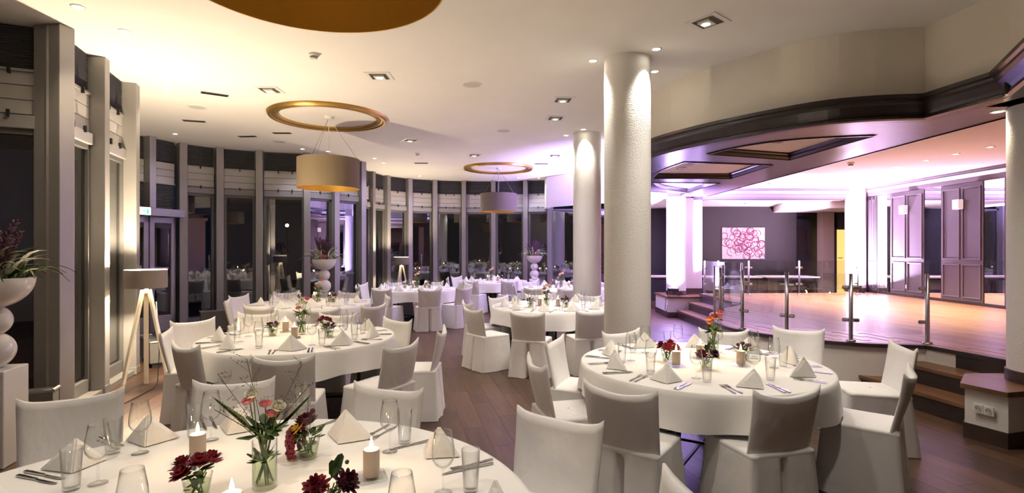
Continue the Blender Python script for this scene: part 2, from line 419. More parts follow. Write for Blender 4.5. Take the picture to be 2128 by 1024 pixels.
soff_outer = [(4.0, 4.3)]+[(4.12, 4.40)]+arc+[(4.12, 12.9)]+inner
c1 = spline([(2.58, 7.05), (2.85, 6.45), (3.3, 6.05), (4.05, 5.86)], 5)+[(3.95, 7.52)]
c2 = spline([(2.52, 9.52), (2.40, 8.6), (2.50, 7.68)], 5)+[(3.95, 7.98), (3.95, 9.55)]
c3 = spline([(2.68, 10.1), (3.0, 10.85), (3.4, 11.4), (3.96, 11.9)], 5)+[(3.98, 10.2)]
so = fill_poly('ceiling_soffit', soff_outer, [c1, c2, c3], SOF, SCZ, 'soffit_wood'); struct(so, 'dark wood soffit with three recessed coffers')
for cf in (c1, c2, c3):
    lo = cf+[cf[0]]
    m = MB(); sweep(m, lo, [(-.012, SOF-.012), (.02, SOF-.012), (.02, SOF+.0), (.045, SOF+.03), (.045, SOF+.05), (.065, SOF+.065), (.075, SOF+.088)])
    sweep(m, lo[::-1], [(-.012, SOF-.012), (.02, SOF-.012), (.02, SOF+.0), (.05, SOF+.05), (.05, SOF+.09), (.07, SOF+.12), (.10, SCZ)]) if False else None
    m.obj('coffer_moulding', 'dark_wood', so).location.z = -(SOF+SCZ)/2
    MB().prism(cf, SOF+.085, SOF+.095).obj('coffer_panel', 'ceiling_paint', so).location.z = -(SOF+SCZ)/2
    cc = sum((Vector(p) for p in cf), Vector((0, 0)))/len(cf)
    for k in (-.22, .22):
        MB().box((cc.x+.15, cc.y+k, SOF+.083), (.10, .22, .006)).obj('vent', 'vent_grey', so).location.z = -(SOF+SCZ)/2
struct(MB().prism([(4.3, 3.5)]+[(p[0]+.15, p[1]) for p in arc]+[(4.3, 13.3), (8.95, 13.3), (8.95, 3.5)], SCZ, SCZ+.08).obj('ceiling_stage', 'ceiling_paint'))
m = MB(); sweep(m, [(4.72, 13.0), (4.72, 4.4)], [(0, SOF-.01), (.05, SOF), (.05, SOF+.03), (.02, SOF+.05), (.07, SCZ)]); struct(m.obj('trim_soffit', 'dark_wood'))
# ---- stage
st_edge = spline([(4.62, 5.90), (3.92, 6.08), (3.36, 6.48), (3.02, 7.05), (2.96, 7.55), (3.06, 8.05), (3.24, 8.70), (3.6, 9.25), (4.0, 9.75), (4.42, 10.2)], 5)
stage = st_edge+[(4.45, 12.6), (4.5, 12.62), (8.8, 12.9), (8.8, 4.75), (4.92, 4.80), (4.83, 5.0)]
struct(MB().prism(offset(stage+[stage[0]], -.035)[:-1], 0, HS-.045).obj('wall_stage_front', 'wall_paint'))
sf = struct(MB().prism(stage, HS-.05, HS-.006).obj('floor_stage', 'dark_wood'), 'raised oak stage floor with dark nosing')
planks(sf, offset(stage+[stage[0]], -.02)[:-1], .09, .95, HS, 'stage_oak', lambda c: c.x > 3 and c.x/c.y < .945, .006)
struct(MB().prism(offset(stage+[stage[0]], -.05)[:-1], HS-.01, HS-.0035).obj('floor_stage_edge', 'stage_oak'))
# steps
ud = Vector((.17, -.9)).normalized(); un = Vector((ud.y, -ud.x))    # along the nosing, towards the hall
def stair(name, origin, s0, s1, depth, label):
    t = struct(empty(name), label)
    for k, z in ((1, HS*2/3), (2, HS/3)):
        def q(s, o): p = Vector(origin)+ud*s+un*o; return (p.x, p.y)
        MB().prism([q(s0, -.05), q(s1, -.05), q(s1, depth*k+.02), q(s0, depth*k+.02)], z-.035, z).obj('tread', 'step_wood', t)
        MB().prism([q(s0, -.05), q(s1, -.05), q(s1, depth*k), q(s0, depth*k)], 0, z-.035).obj('riser', 'dark_wood', t)
    MB().prism([q(s0, -.1), q(s1, -.1), q(s1, .0), q(s0, .0)], 0, HS-.05).obj('riser', 'dark_wood', t)
    return t
stair('stairs_front', (4.655, 5.9), -.42, .92, .30, 'dark wood steps up to the stage beside the plinth with sockets')
ud = Vector((0, -1)); un = Vector((-1, 0))
stair('stairs_rear', (4.43, 12.48), 0, 2.9, .26, 'dark wood steps at the far end of the stage')
# plinths with columns
def plinth(name, poly, h, label):
    t = struct(empty(name), label)
    c = sum((Vector(p) for p in poly), Vector((0, 0)))/len(poly)
    grow = lambda d: [tuple(Vector(p)+(Vector(p)-c).normalized()*d) for p in poly]
    MB().prism(poly, .0, h-.04).obj('body', 'wall_paint', t)
    MB().prism(grow(.014), .0, .13).obj('baseboard', 'base_brown', t)
    MB().prism(grow(.04), h-.04, h).obj('cap', 'step_wood', t)
    return t
pl = plinth('wall_plinth_front', [(3.96, 4.63), (4.07, 4.34), (4.40, 4.44), (4.95, 4.40), (4.95, 4.97), (4.28, 4.95)], .47, 'low white plinth with brown cap and twin sockets')
plinth('wall_plinth_rear', [(3.70, 12.52), (4.42, 12.52), (4.8, 12.66), (4.8, 13.7), (3.72, 13.7)], .5, 'low white plinth carrying the floodlit column')
def column(name, x, y, r, z0, z1, label):
    t = struct(empty(name, (x, y, 0)), label)
    soft(MB().lathe([(r, z0), (r, z1)], 48).obj('shaft', 'column_paper', t))
    soft(MB().lathe([(r+.012, z0), (r+.012, z0+.1), (r, z0+.104)], 48).obj('base_band', 'base_brown', t))
    return t
column('column_1', 1.32, 6.06, .262, 0, H, 'stout white round column rising behind the stage front table')
column('column_2', 1.415, 9.98, .262, 0, H, 'farther white round column beyond the stout one')
column('column_3', 4.67, 4.62, .262, .47, SOF, 'white round column standing on the plinth with sockets')
column('column_4', 4.06, 13.1, .235, .5, SOF, 'floodlit round column on the rear plinth')
column('column_5', 8.53, 13.15, .225, HS, SCZ, 'overlit white column in the stage corner')
struct(MB().box((4.55, 13.4, 1.7), (.42, .3, 2.4)).obj('wall_pier', 'column_paper'))
struct(MB().box((4.55, 13.24, .57), (.43, .05, .14)).obj('baseboard_pier', 'base_brown'))
struct(MB().prism([(4.40, 4.50), (7.2, 4.2), (7.2, 4.4), (4.5, 4.66)], 0, SOF).obj('wall_hall_right', 'wall_paint'))
struct(MB().prism([(4.39, 4.488), (7.2, 4.188), (7.2, 4.2), (4.40, 4.50)], 0, .13).obj('baseboard_hall_right', 'base_brown'))
struct(MB().prism([(4.12, 4.30), (7.2, 3.95), (7.2, 4.5), (4.2, 4.7)], SOF, H).obj('wall_hall_right_upper', 'cream_paint'))
# ---- panelled wall beside the stage
pw = struct(MB().box((8.88, 9.0, 1.9), (.12, 9.6, 2.7)).obj('wall_panelled', 'panel_taupe'), 'taupe panelled wall with mirrors beside the stage')
def wpart(mb, name, m, bevel=0): return mb.obj(name, m, pw, bevel=bevel)
def wall_panel(y0, y1):
    yc = (y0+y1)/2; z0, z1 = HS+.03, 2.90
    p = wpart(MB().box((8.80, yc, (z0+z1)/2), (.05, y1-y0-.012, z1-z0)), 'panel', 'panel_taupe', .004)
    hw = (y1-y0)/2
    for s in (-1, 1):
        a = yc+s*.04; b = yc+s*(hw-.06)
        for q0, q1 in ((HS+.12, 1.32), (1.43, 2.81)):
            m = MB(); t = .028
            ya, yb = min(a, b), max(a, b)
            for z in (q0, q1): m.box((8.768, (ya+yb)/2, z), (.024, yb-ya, t))
            for y in (ya, yb): m.box((8.768, y, (q0+q1)/2), (.024, t, q1-q0+t))
            m.obj('moulding', 'mould_taupe', p, bevel=.006)
    return p
for y0, y1 in ((12.74, 13.05), (11.27, 12.28), (9.85, 10.83), (8.42, 9.43), (7.0, 8.0), (5.6, 6.6)): wall_panel(y0, y1)
for y0, y1 in ((12.28, 12.74), (10.83, 11.27), (9.43, 9.85), (8.0, 8.42), (6.6, 7.0)):
    wpart(MB().box((8.80, (y0+y1)/2, (HS+2.9)/2+.02), (.03, y1-y0-.02, 2.9-HS-.04)), 'mirror', 'mirror')
struct(MB().box((8.775, 9.0, HS+.025), (.03, 8.1, .05)).obj('baseboard_stage', 'dark_wood'))
crown = [(-.0, 2.87), (.04, 2.875), (.04, 2.91), (.06, 2.92), (.09, 3.0), (.15, 3.06), (.15, 3.09), (.18, 3.10), (.18, SCZ)]
m = MB(); sweep(m, [(4.75, 13.22), (8.83, 13.22), (8.83, 4.4)][::-1], crown); struct(m.obj('trim_crown', 'mould_taupe'), 'mauve crown moulding around the stage ceiling')
struct(MB().box((6.8, 13.33, 3.02), (4.5, .2, .34)).obj('beam_stage_back', 'panel_taupe'))
# ---- area behind the stage
struct(MB().box((6.8, 15.3, 2.94), (7.6, 3.7, .08)).obj('ceiling_rear', 'cream_paint'))
struct(MB().prism([(7.5, 14.6), (10.4, 13.6), (10.4, 16), (7.9, 16)], 2.72, 2.9).obj('ceiling_rear_drop', 'cream_paint'))
struct(MB().box((6.85, 16.08, 1.45), (3.5, .16, 2.9)).obj('wall_picture', 'dark_wall'), 'dark brown wall carrying the ring painting')
struct(MB().box((4.2, 16.9, 1.45), (2.2, .16, 2.9)).obj('wall_rear_dark', 'dark_panel'))
struct(MB().box((9.4, 16.6, 1.45), (2.6, .1, 2.9)).obj('wall_rear_passage', 'dark_panel'))
struct(MB().box((9.42, 15.9, 1.45), (.34, .3, 2.9)).obj('wall_rear_post', 'beige_paint'))
d2 = struct(empty('door_2', (8.92, 16.4, 0)), 'dark door beside the ring painting wall')
MB().box((0, 0, 1.3), (.66, .05, 2.5)).obj('leaf', 'dark_panel', d2)
for z in (.75, 1.85): MB().box((0, -.035, z), (.42, .02, .85)).obj('panel', 'dark_wood', d2, bevel=.006)
d3 = struct(empty('door_3', (9.95, 15.9, 0)), 'dark framed doorway with warm lit glass')
MB().box((-.3, 0, 1.35), (.14, .12, 2.6)).box((.12, 0, 2.45), (.9, .12, .5)).box((.5, 0, 1.35), (.2, .12, 2.6)).obj('frame', 'dark_panel', d3)
MB().box((.1, .05, 1.2), (.62, .03, 2.1)).obj('pane', 'lit_doorway', d3)
MB().tube([(-.17, -.02, 1.35), (-.17, -.09, 1.35), (-.08, -.09, 1.35)], .012, 6).obj('handle', 'steel', d3)
struct(MB().box((10.6, 14.8, 1.45), (.1, 3.6, 2.9)).obj('wall_rear_side', 'beige_paint'))

# ================================================================ CEILING FITTINGS AND LIGHTS
ring_dl = MB().lathe([(.040, -.002), (.046, -.008), (.058, -.006), (.060, 0)], 20).mesh('trim_ring', 'plastic_white', True)
lens_dl = MB().lathe([(.0005, -.001), (.040, -.001)], 16).mesh('lens', 'lamp_lens')
lens_off = MB().lathe([(.0005, -.001), (.040, -.001)], 16).mesh('lens', 'speaker_grey')
def downlight(x, y, z, power, where, color=NEUT, angle=110, on=True, blend=.7, group='round recessed downlights', aim=(0, 0, -1)):
    t = tag(empty('downlight', (x, y, z)), ('small round recessed downlight ' if on else 'small unlit recessed downlight ')+where, 'downlight', group)
    place('trim_ring', ring_dl, None, t); place('lens', lens_dl if on else lens_off, None, t)
    if on and power: light('SPOT', 'beam', (0, 0, -.03), power, color, t, spot_size=math.radians(angle), spot_blend=blend, shadow_soft_size=.05, aim=aim)
    return t
for x, y, p, wh in ((-3.87, 4.72, 1, 'above the urn at the near window'), (-3.84, 5.25, 1, 'above the first window post'), (-4.72, 7.25, 1, 'above the lamp with three legs'),
        (-6.35, 9.98, .6, 'before the garden door'), (-4.55, 11.5, .8, 'before the middle windows, outer of two'), (-4.1, 11.8, .8, 'before the middle windows, inner of two'),
        (-3.3, 12.7, .8, 'at the bay corner, first of two'), (-3.25, 13.4, .8, 'at the bay corner, second of two'), (-2.76, 15.8, .8, 'over the far floor lamp'),
        (.19, 16.2, .8, 'before the far windows, first of two'), (.82, 16.3, .8, 'before the far windows beside the bulkhead')):
    downlight(x, y, H, P_DOWN*.5*p, wh, WARM if y < 9 else COOL)
for x, y, wh in ((.93, 6.08, 'on the window side of the stout column'), (1.56, 5.72, 'in front of the stout column'), (1.74, 6.45, 'on the stage side of the stout column'),
        (1.30, 9.60, 'in front of the farther column'), (1.03, 10.1, 'on the window side of the farther column'), (1.8, 10.1, 'on the stage side of the farther column')):
    downlight(x, y, H, P_COLUMN, wh, NEUT, 80, group='downlights around the columns')
ords = ['first', 'second', 'third', 'fourth', 'fifth', 'sixth', 'seventh', 'eighth', 'ninth']
for i, y in enumerate((7.75, 8.35, 8.95, 9.6, 10.2, 10.85, 11.5, 12.2, 12.8)):
    downlight(7.0, y, SCZ, P_STAGE*(1 if i < 6 else .6), 'in the lit stage row, %s from the plinth end' % ords[i], (1, .82, .62), 95, group='lit downlight row over the stage')
for i, y in enumerate((6.4, 7.08, 7.75, 8.45, 9.7)):
    downlight(5.6, y, SCZ, 0, 'over the stage, %s from the plinth end' % ords[i], on=False, group='unlit downlights over the stage')
downlight(4.45, 4.85, SOF, 25, 'in the dark soffit beside the plinth column', WARM)
for i, x in enumerate((5.7, 6.5, 7.3)):
    downlight(x, 14.6, 2.9, P_BACK, 'behind the stage, %s from the floodlit column' % ords[i], WARM, 130, group='downlights behind the stage')
# square gimbal spots and slots
sq_frame = MB()
for s in (-1, 1): sq_frame.box((s*.13, 0, -.004), (.05, .31, .008)).box((0, s*.13, -.004), (.21, .05, .008))
sq_frame = sq_frame.mesh('frame', 'plastic_white')
sq_well = MB()
for s in (-1, 1): sq_well.box((s*.102, 0, -.003), (.012, .21, .014)).box((0, s*.102, -.003), (.19, .012, .014))
sq_well.box((0, 0, -.001), (.2, .2, .002)); sq_well = sq_well.mesh('well', 'vent_grey')
sq_head = MB().box((0, .01, -.012), (.13, .12, .02)).mesh('lamp_head', 'plastic_white')
sq_lens = MB().lathe([(.0005, -.0235), (.04, -.0235)], 16).mesh('lens', 'spot_lens')
def gimbal(x, y, z, power, where, rz=0, color=NEUT, angle=105):
    t = tag(empty('ceiling_spot', (x, y, z), rz), 'square recessed ceiling spot '+where, 'ceiling spot', 'square recessed ceiling spots')
    place('frame', sq_frame, None, t); place('well', sq_well, None, t); hd = place('lamp_head', sq_head, None, t); place('lens', sq_lens, None, hd, (0, .02, 0))
    light('SPOT', 'beam', (0, 0, -.05), power, color, t, spot_size=math.radians(angle), spot_blend=.8, shadow_soft_size=.09, aim=(0, 0, -1))
for x, y, p, wh, rz in ((-1.66, 6.62, 1, 'beyond the smoke detector, over the floor lamp table', 0), (1.86, 5.03, 1, 'near the curved cream fascia', .7), (.74, 7.68, .8, 'before the two columns', .1),
        (.72, 8.76, .8, 'beside the farther column', .1), (-2.03, 10.56, .8, 'behind the gold pendant', .6), (-.87, 12.25, .8, 'before the grey pendant', .2), (-3.3, 7.2, .7, 'before the gold pendant ring', 0),
        (2.75, 4.3, .9, 'high over the stage front table', .7), (-.2, 3.0, .75, 'added out of view over the aisle', 0), (-2.1, 3.3, .7, 'added out of view over the big front table window side', 0), (-1.2, .6, .9, 'added out of view over the big front table camera side', 0),  # aisle and big front table spots: out of view, added to light the front
        (1.1, 2.0, .8, 'added out of view over the aisle end', 0), (-1.2, 14.6, .7, 'beyond the grey pendant', 0), (1.0, 12.3, .7, 'over the table behind the columns', 0)):
    gimbal(x, y, H, P_DOWN*p, wh, rz, NEUT if y < 8.5 else COOL)
def slot(x, y, rz, wh):
    t = tag(empty('ceiling_vent', (x, y, H), rz), 'slim dark slot vent in the ceiling '+wh, 'vent', 'slot vents in the ceiling')
    MB().box((0, 0, -.004), (.34, .10, .008)).obj('frame', 'vent_grey', t)
    for k in range(3): MB().box((0, -.027+.027*k, -.009), (.31, .012, .008)).obj('slat', 'plastic_black', t)
for a in ((-4.15, 7.39, .6, 'above the floor lamp table'), (-5.38, 8.96, .3, 'beside the garden door'), (-5.1, 10.2, -.1, 'before the middle windows'), (-2.3, 13.4, 0, 'near the far bay'), (-4.3, 9.9, 0, 'beside the gold pendant ring'), (.75, 13.5, 0, 'near the bulkhead')): slot(*a)
def speaker(x, y, wh):
    t = tag(empty('ceiling_speaker', (x, y, H)), 'flat round ceiling speaker '+wh, 'speaker', 'round ceiling speakers')
    soft(MB().lathe([(.0005, -.008), (.115, -.008)], 28).obj('grille', 'speaker_grey', t)); soft(MB().lathe([(.115, -.009), (.130, -.007), (.135, 0)], 28).obj('rim', 'plastic_white', t))
for a in ((-.53, 6.96, 'in mid ceiling before the columns'), (-.16, 9.7, 'in mid ceiling behind the first speaker'), (-4.8, 8.07, 'beside the slot vents at the window'), (-4.7, 10.7, 'by the gold pendant ring')): speaker(*a)
def detector(x, y, z, wh):
    t = tag(empty('smoke_detector', (x, y, z)), 'white smoke detector '+wh, 'smoke detector', 'smoke detectors')
    soft(MB().lathe([(.055, 0), (.058, -.02), (.05, -.028), (.0005, -.03)], 24).obj('base', 'plastic_white', t))
    soft(MB().lathe([(.036, -.028), (.04, -.05), (.036, -.062), (.0005, -.064)], 24).obj('sensor', 'plastic_white', t)); soft(MB().lathe([(.041, -.036), (.041, -.044)], 24).obj('band', 'plastic_black', t))
for a in ((-2.2, 5.87, H, 'close to the golden lamp overhead'), (-2.14, 12.0, H, 'near the far table with lamp'), (5.89, 9.2, SCZ, 'mid stage ceiling'), (5.77, 11.9, SCZ, 'at the back of the stage ceiling'), (6.35, 14.4, 2.9, 'before the ring painting')): detector(*a)

# ---- pendant drums with ceiling rings
def pendant(x, y, label, shade, ring_label=None):
    t = tag(empty('pendant_lamp', (x, y, 0)), label, 'pendant lamp', 'drum pendant lamps')
    r, z0, z1 = .49, 2.62, 3.10
    sh = soft(MB().lathe([(r, z0), (r, z1)], 72).obj('shade', shade, t)); soft(MB().lathe([(r-.006, z1), (r-.006, z0), (r, z0)], 72).obj('inner_lining', 'gold_inner', sh))
    soft(MB().lathe([(.0005, z1-.16), (r-.008, z1-.16)], 48).obj('top_disc', 'gold_inner', t))
    for k in range(3):
        a = 2*PI*k/3+.5; MB().tube([(r*math.cos(a), r*math.sin(a), z1), (.02*math.cos(a), .02*math.sin(a), H-.05)], .003, 5).obj('wire', 'steel', t)
        MB().bar((r*math.cos(a), r*math.sin(a), z1-.01), (0, 0, z1-.01), .012).obj('spoke', 'steel', t)
    soft(MB().lathe([(.0005, H-.05), (.06, H-.05), (.075, H-.02), (.075, H)], 24).obj('ceiling_cup', 'plastic_white', t))
    MB().tube([(0, 0, H-.05), (.01, 0, 3.4), (0, 0, z1-.16)], .005, 6).obj('cable', 'plastic_white', t)
    if ring_label:
        g = tag(MB().lathe([(.76, 0), (.76, -.03), (.79, -.05), (.82, -.05), (.835, -.035), (.86, -.035), (.875, -.055), (.905, -.055), (.93, -.02), (.935, 0)], 72).obj('ceiling_ring', 'gold', None, loc=(x, y, H)), ring_label, 'ceiling ring', 'gilt ceiling rings')
        soft(g)
pendant(-.73, 1.90, 'huge golden drum pendant hanging over the big front table', 'gold_fabric')
pendant(-3.0, 8.66, 'gold brown drum pendant hanging under a gilt ring before the windows', 'gold_fabric', 'gilt ceiling ring around the gold brown pendant')
pendant(-.36, 14.2, 'taupe grey drum pendant hanging over the far tables', 'taupe_fabric', 'smaller looking gilt ceiling ring around the taupe grey pendant')

# ---- floor lamps
def floor_lamp(x, y, rz, label, power):
    t = tag(empty('floor_lamp', (x, y, 0), rz), label, 'floor lamp', 'tripod floor lamps')
    for k in range(3):
        a = 2*PI*k/3+PI/2; c, s = math.cos(a), math.sin(a)
        MB().bar((.27*c, .27*s, .0), (.035*c, .035*s, 1.16), .050, .030).obj('leg', 'pale_wood', t, bevel=.003)
    MB().lathe([(.0005, 1.12), (.05, 1.12), (.05, 1.15), (.0005, 1.15)], 18).obj('hub', 'pale_wood', t)
    MB().tube([(0, 0, 1.15), (0, 0, 1.22)], .018, 10).obj('socket', 'plastic_white', t)
    soft(MB().ball((0, 0, 1.26), .035, 14, 10).obj('bulb', 'bulb_glow', t))
    sh = soft(MB().lathe([(.214, 1.185), (.214, 1.395)], 48).obj('lamp_shade', 'taupe_fabric', t)); soft(MB().lathe([(.210, 1.395), (.210, 1.185), (.214, 1.185)], 48).obj('shade_lining', 'shade_lining', sh))
    for k in range(3):
        a = 2*PI*k/3; MB().bar((0, 0, 1.215), (.21*math.cos(a), .21*math.sin(a), 1.215), .004).obj('spoke', 'steel', t)
    light('POINT', 'glow', (0, 0, 1.315), power, WARM, t, shadow_soft_size=.035)
floor_lamp(-4.30, 6.22, .60, 'tripod floor lamp with brown drum shade beside the near windows', P_LAMP)
floor_lamp(-3.10, 14.85, .5, 'small looking tripod floor lamp far back before the windows', P_LAMP*.5)
cb = MB().tube([(-4.30, 6.40, 1.0), (-4.29, 6.44, .4), (-4.30, 6.42, .02), (-4.2, 6.2, .006), (-4.1, 5.6, .006), (-4.12, 5.2, .006), (-4.25, 4.9, .006)], .006, 6)
tag(cb.obj('power_cord', 'plastic_black', None, True), 'thin black power cord trailing from the near floor lamp', 'cord')

# ---- coloured stage floodlights
def flood(x, y, z, aim, label, power, color, spread):
    t = tag(empty('floodlight', (x, y, z)), label, 'floodlight', 'stage floodlights')
    d = Vector(aim).normalized(); q = d.to_track_quat('Y', 'Z').to_matrix(); c = Vector((0, 0, .14))
    MB().box(c, (.24, .07, .15), rot=q).obj('housing', 'plastic_black', t, bevel=.006)
    MB().box(c+d*.037, (.21, .006, .12), rot=q).obj('lens', 'flood_lens', t)
    for k in range(5): MB().box(c-d*.05+q @ Vector((-.09+.045*k, 0, 0)), (.008, .035, .13), rot=q).obj('cooling_fin', 'plastic_black', t)
    for s in (-1, 1): MB().tube([(s*.13, 0, .14), (s*.13, .02, .01), (s*.13, -.12, .008)], .008, 6).obj('foot', 'plastic_black', t)
    MB().tube([(-.13, 0, .2), (-.13, 0, .14)], .007, 6).tube([(.13, 0, .2), (.13, 0, .14)], .007, 6).tube([(-.13, .0, .14), (.13, 0, .14)], .007, 6).obj('yoke', 'plastic_black', t)
    light('AREA', 'wash', c+d*.06, power, color, t, shape='RECTANGLE', size=.2, size_y=.11, spread=math.radians(spread), aim=d)
flood(3.86, 12.68, .5, (.04, .22, .95), 'black floodlight on the rear plinth washing a column violet', P_FLOOD*2.6, VIOLET, 120)
flood(8.28, 12.75, HS, (.12, .12, .9), 'black floodlight on the stage floor in the corner', P_FLOOD*1.25, PINK, 168)
tag(MB().tube([(8.46, 12.68, HS+.02), (8.55, 12.45, HS+.012), (8.66, 12.55, HS+.012), (8.75, 12.6, HS+.25)], .007, 6).obj('power_cord', 'plastic_black', None, True), 'black cord from the corner floodlight to the panelled wall', 'cord')
tag(MB().tube([(3.72, 12.62, .52), (3.66, 12.6, .44), (3.63, 12.55, .2), (3.66, 12.5, .14), (3.68, 12.52, .3)], .007, 6).obj('power_cord', 'plastic_black', None, True), 'black cord hanging down the rear plinth from its floodlight', 'cord')
# ---- wall fittings
for y, wh in ((11.78, 'nearer the corner'), (10.34, 'between the wide mirrors')):
    t = tag(empty('wall_sconce', (8.755, y, 2.5)), 'small pale box wall sconce on the panelled wall '+wh, 'sconce', 'wall sconces')
    MB().box((-.05, 0, 0), (.10, .15, .19)).obj('shade', 'sconce_glow', t, bevel=.008); MB().box((.0, 0, 0), (.02, .10, .10)).obj('back_plate', 'plastic_white', t)
def socket(loc, rz, n, label):
    t = tag(empty('wall_socket', loc, rz), label, 'socket', 'wall sockets')
    for k in range(n):
        x = (k-(n-1)/2)*.075
        MB().box((x, -.006, 0), (.073, .012, .08)).obj('plate', 'plastic_white', t, bevel=.004)
        o = MB().lathe([(.0005, 0), (.022, 0), (.024, .003)], 20).obj('socket_well', 'speaker_grey', t); o.rotation_euler = (PI/2, 0, 0); o.location = (x, -.0125, 0)
        for s in (-1, 1):
            q = MB().lathe([(.0005, .001), (.004, .001)], 8).obj('hole', 'plastic_black', t); q.rotation_euler = (PI/2, 0, 0); q.location = (x+s*.0095, -.0135, 0)
fv = Vector((4.07-3.96, 4.34-4.63)); fm = Vector((4.012, 4.492))
socket((fm.x-.012, fm.y-.008, .28), math.atan2(fv.y, fv.x), 2, 'white twin wall socket on the low plinth')
socket((8.772, 11.76, HS+.22), -PI/2, 1, 'single white socket low on the panelled wall')
socket((8.772, 12.9, HS+.24), -PI/2, 1, 'white socket beside the corner floodlight')
ex = tag(empty('exit_sign', (-6.83, 9.72, 2.33), math.radians(68)), 'lit green and white exit sign over the garden door', 'sign')
MB().box((0, -.05, 0), (.30, .04, .15)).obj('housing', 'plastic_white', ex, bevel=.005); MB().box((.03, -.0725, 0), (.23, .004, .13)).obj('panel', 'sign_light', ex)
MB().box((-.11, -.0745, 0), (.05, .004, .13)).box((.09, -.0755, -.01), (.035, .003, .08)).box((.09, -.0755, .045), (.022, .003, .02)).box((.03, -.0755, .0), (.05, .003, .02)).obj('pictogram', 'sign_green', ex)
# painting with rings
pt = tag(empty('painting', (6.98, 15.98, 1.79)), 'pale canvas painted with overlapping wine red rings', 'painting')
MB().box((0, 0, 0), (1.29, .035, .95)).obj('canvas', 'painting_ground', pt, bevel=.004)
rg = MB(); rr = random.Random(5)
for i in range(64):
    r = rr.uniform(.075, .125); x = rr.uniform(-.63+r*.6, .63-r*.6); z = rr.uniform(-.46+r*.6, .46-r*.6); wd = rr.choice((.012, .018, .024, .032)); n = 28
    a0 = rr.uniform(0, 6.28); sp = rr.choice((6.2, 6.2, 5.2)); vs = []; k0 = len(vs)
    for k in range(n+1):
        a = a0+sp*k/n; w = wd*(.5+.5*abs(math.sin(a*.5+i)))
        for q in (r-w/2, r+w/2):
            vs.append((max(-.643, min(.643, x+q*math.cos(a))), -.0180-.00003*i, max(-.473, min(.473, z+q*math.sin(a)))))
    rg.add(vs, [(2*k, 2*k+1, 2*k+3, 2*k+2) for k in range(n)])
rg.obj('ring_pattern', 'ring_paint', pt)

# ---- glass balustrade of the stage
post_m = MB().lathe([(.022, 0), (.022, .78), (.0005, .785)], 14).mesh('post', 'steel', True)
flange_m = MB().lathe([(.0005, .014), (.048, .014), (.05, 0)], 18).mesh('flange', 'steel', True)
def railing(pts, label, gap=(), z0=HS):
    t = tag(empty('glass_railing', (*pts[0], z0)), label, 'railing', 'glass railings of the stage')
    o = Vector((*pts[0], 0))
    for i, p in enumerate(pts):
        l = (p[0]-o.x, p[1]-o.y, 0); po = place('post', post_m, None, t, l); place('flange', flange_m, None, po)
    for i in range(len(pts)-1):
        if i in gap: continue
        a = Vector((*pts[i], 0))-o; b = Vector((*pts[i+1], 0))-o; d = (b-a).normalized(); ang = math.atan2(d.y, d.x)
        MB().box((a+b)/2+Vector((0, 0, .44)), ((b-a).length-.10, .010, .68), ang).obj('pane', 'rail_glass', t)
        for e, s in ((a, 1), (b, -1)):
            for z in (.24, .62): MB().box(e+d*s*.052+Vector((0, 0, z)), (.075, .030, .042), ang).obj('clamp', 'steel', t, bevel=.013)
    return t
railing([(4.70, 5.99), (3.95, 6.17), (3.41, 6.57), (3.09, 7.10), (3.14, 7.98), (3.33, 8.70), (3.66, 9.18)], 'curved glass railing with steel posts along the stage front')
railing([(4.52, 10.42), (4.53, 12.45)], 'short glass railing by the far stage steps')
railing([(4.85, 12.45), (5.5, 12.3), (6.7, 12.35), (8.2, 12.55)], 'straight glass railing along the back of the stage')
# tables behind the stage
def long_table(x0, x1, y, label):
    t = tag(empty('long_table', ((x0+x1)/2, y, 0)), label, 'table', 'long tables behind the stage'); L = x1-x0
    MB().box((0, 0, .86), (L, .7, .035)).obj('tabletop', 'pale_wood', t, bevel=.004); MB().box((0, 0, .80), (L-.15, .55, .06)).obj('apron', 'dark_wood', t)
    for sx in (-1, 1):
        for sy in (-1, 1): MB().box((sx*(L/2-.08), sy*.28, .42), (.06, .06, .84)).obj('leg', 'base_brown', t)
long_table(3.35, 4.75, 14.7, 'pale topped long table behind the floodlit column')
long_table(5.15, 6.7, 14.5, 'pale topped long table below the ring painting')
long_table(6.85, 8.3, 14.6, 'pale topped long table next to the dark door')
# lamp outside in the dark
sl = tag(empty('street_lamp', (-8.5, 20.0, 0)), 'glowing lamp in the dark beyond the windows', 'lamp')
MB().tube([(0, 0, -.15), (0, 0, 2.4)], .03, 8).obj('pole', 'table_metal', sl); soft(MB().ball((0, 0, 2.5), .06, 12, 8).obj('bulb', 'street_glow', sl)); soft(MB().lathe([(.0005, 2.68), (.14, 2.6), (.15, 2.58)], 16).obj('cap', 'table_metal', sl))
# ---- convector heaters
def convector(x, y, rz, L, label, h=.34, d=.16):
    t = tag(empty('convector_heater', (x, y, 0), rz), label, 'heater', 'low convector heaters')
    MB().box((0, 0, .06+(h-.06)/2), (L, d, h-.08)).obj('casing', 'frame_grey', t, bevel=.004)
    for k in range(5): MB().box((0, -d/2+.02+(d-.04)*k/4, h-.005), (L-.02, .012, .015)).obj('grille_bar', 'aluminium', t)
    for s in (-1, 1):
        MB().box((s*(L/2-.06), 0, .035), (.04, d*.6, .07)).obj('foot', 'plastic_black', t); MB().tube([(s*L/2, -d/2, h+.0), (s*L/2, d/2, h+.0)], .014, 8).obj('end_rail', 'aluminium', t)
convector(-4.78, 4.70, math.radians(25), 1.15, 'grey convector heater under the near window behind the urn')
convector(-5.15, 7.55, math.radians(134), .8, 'grey convector heater standing behind the near floor lamp', .36)
convector(-5.80, 10.45, math.radians(38), .62, 'grey convector heater below the middle windows', .42)

# ================================================================ TABLES, CHAIRS AND WHAT IS ON THEM
TZ = .75
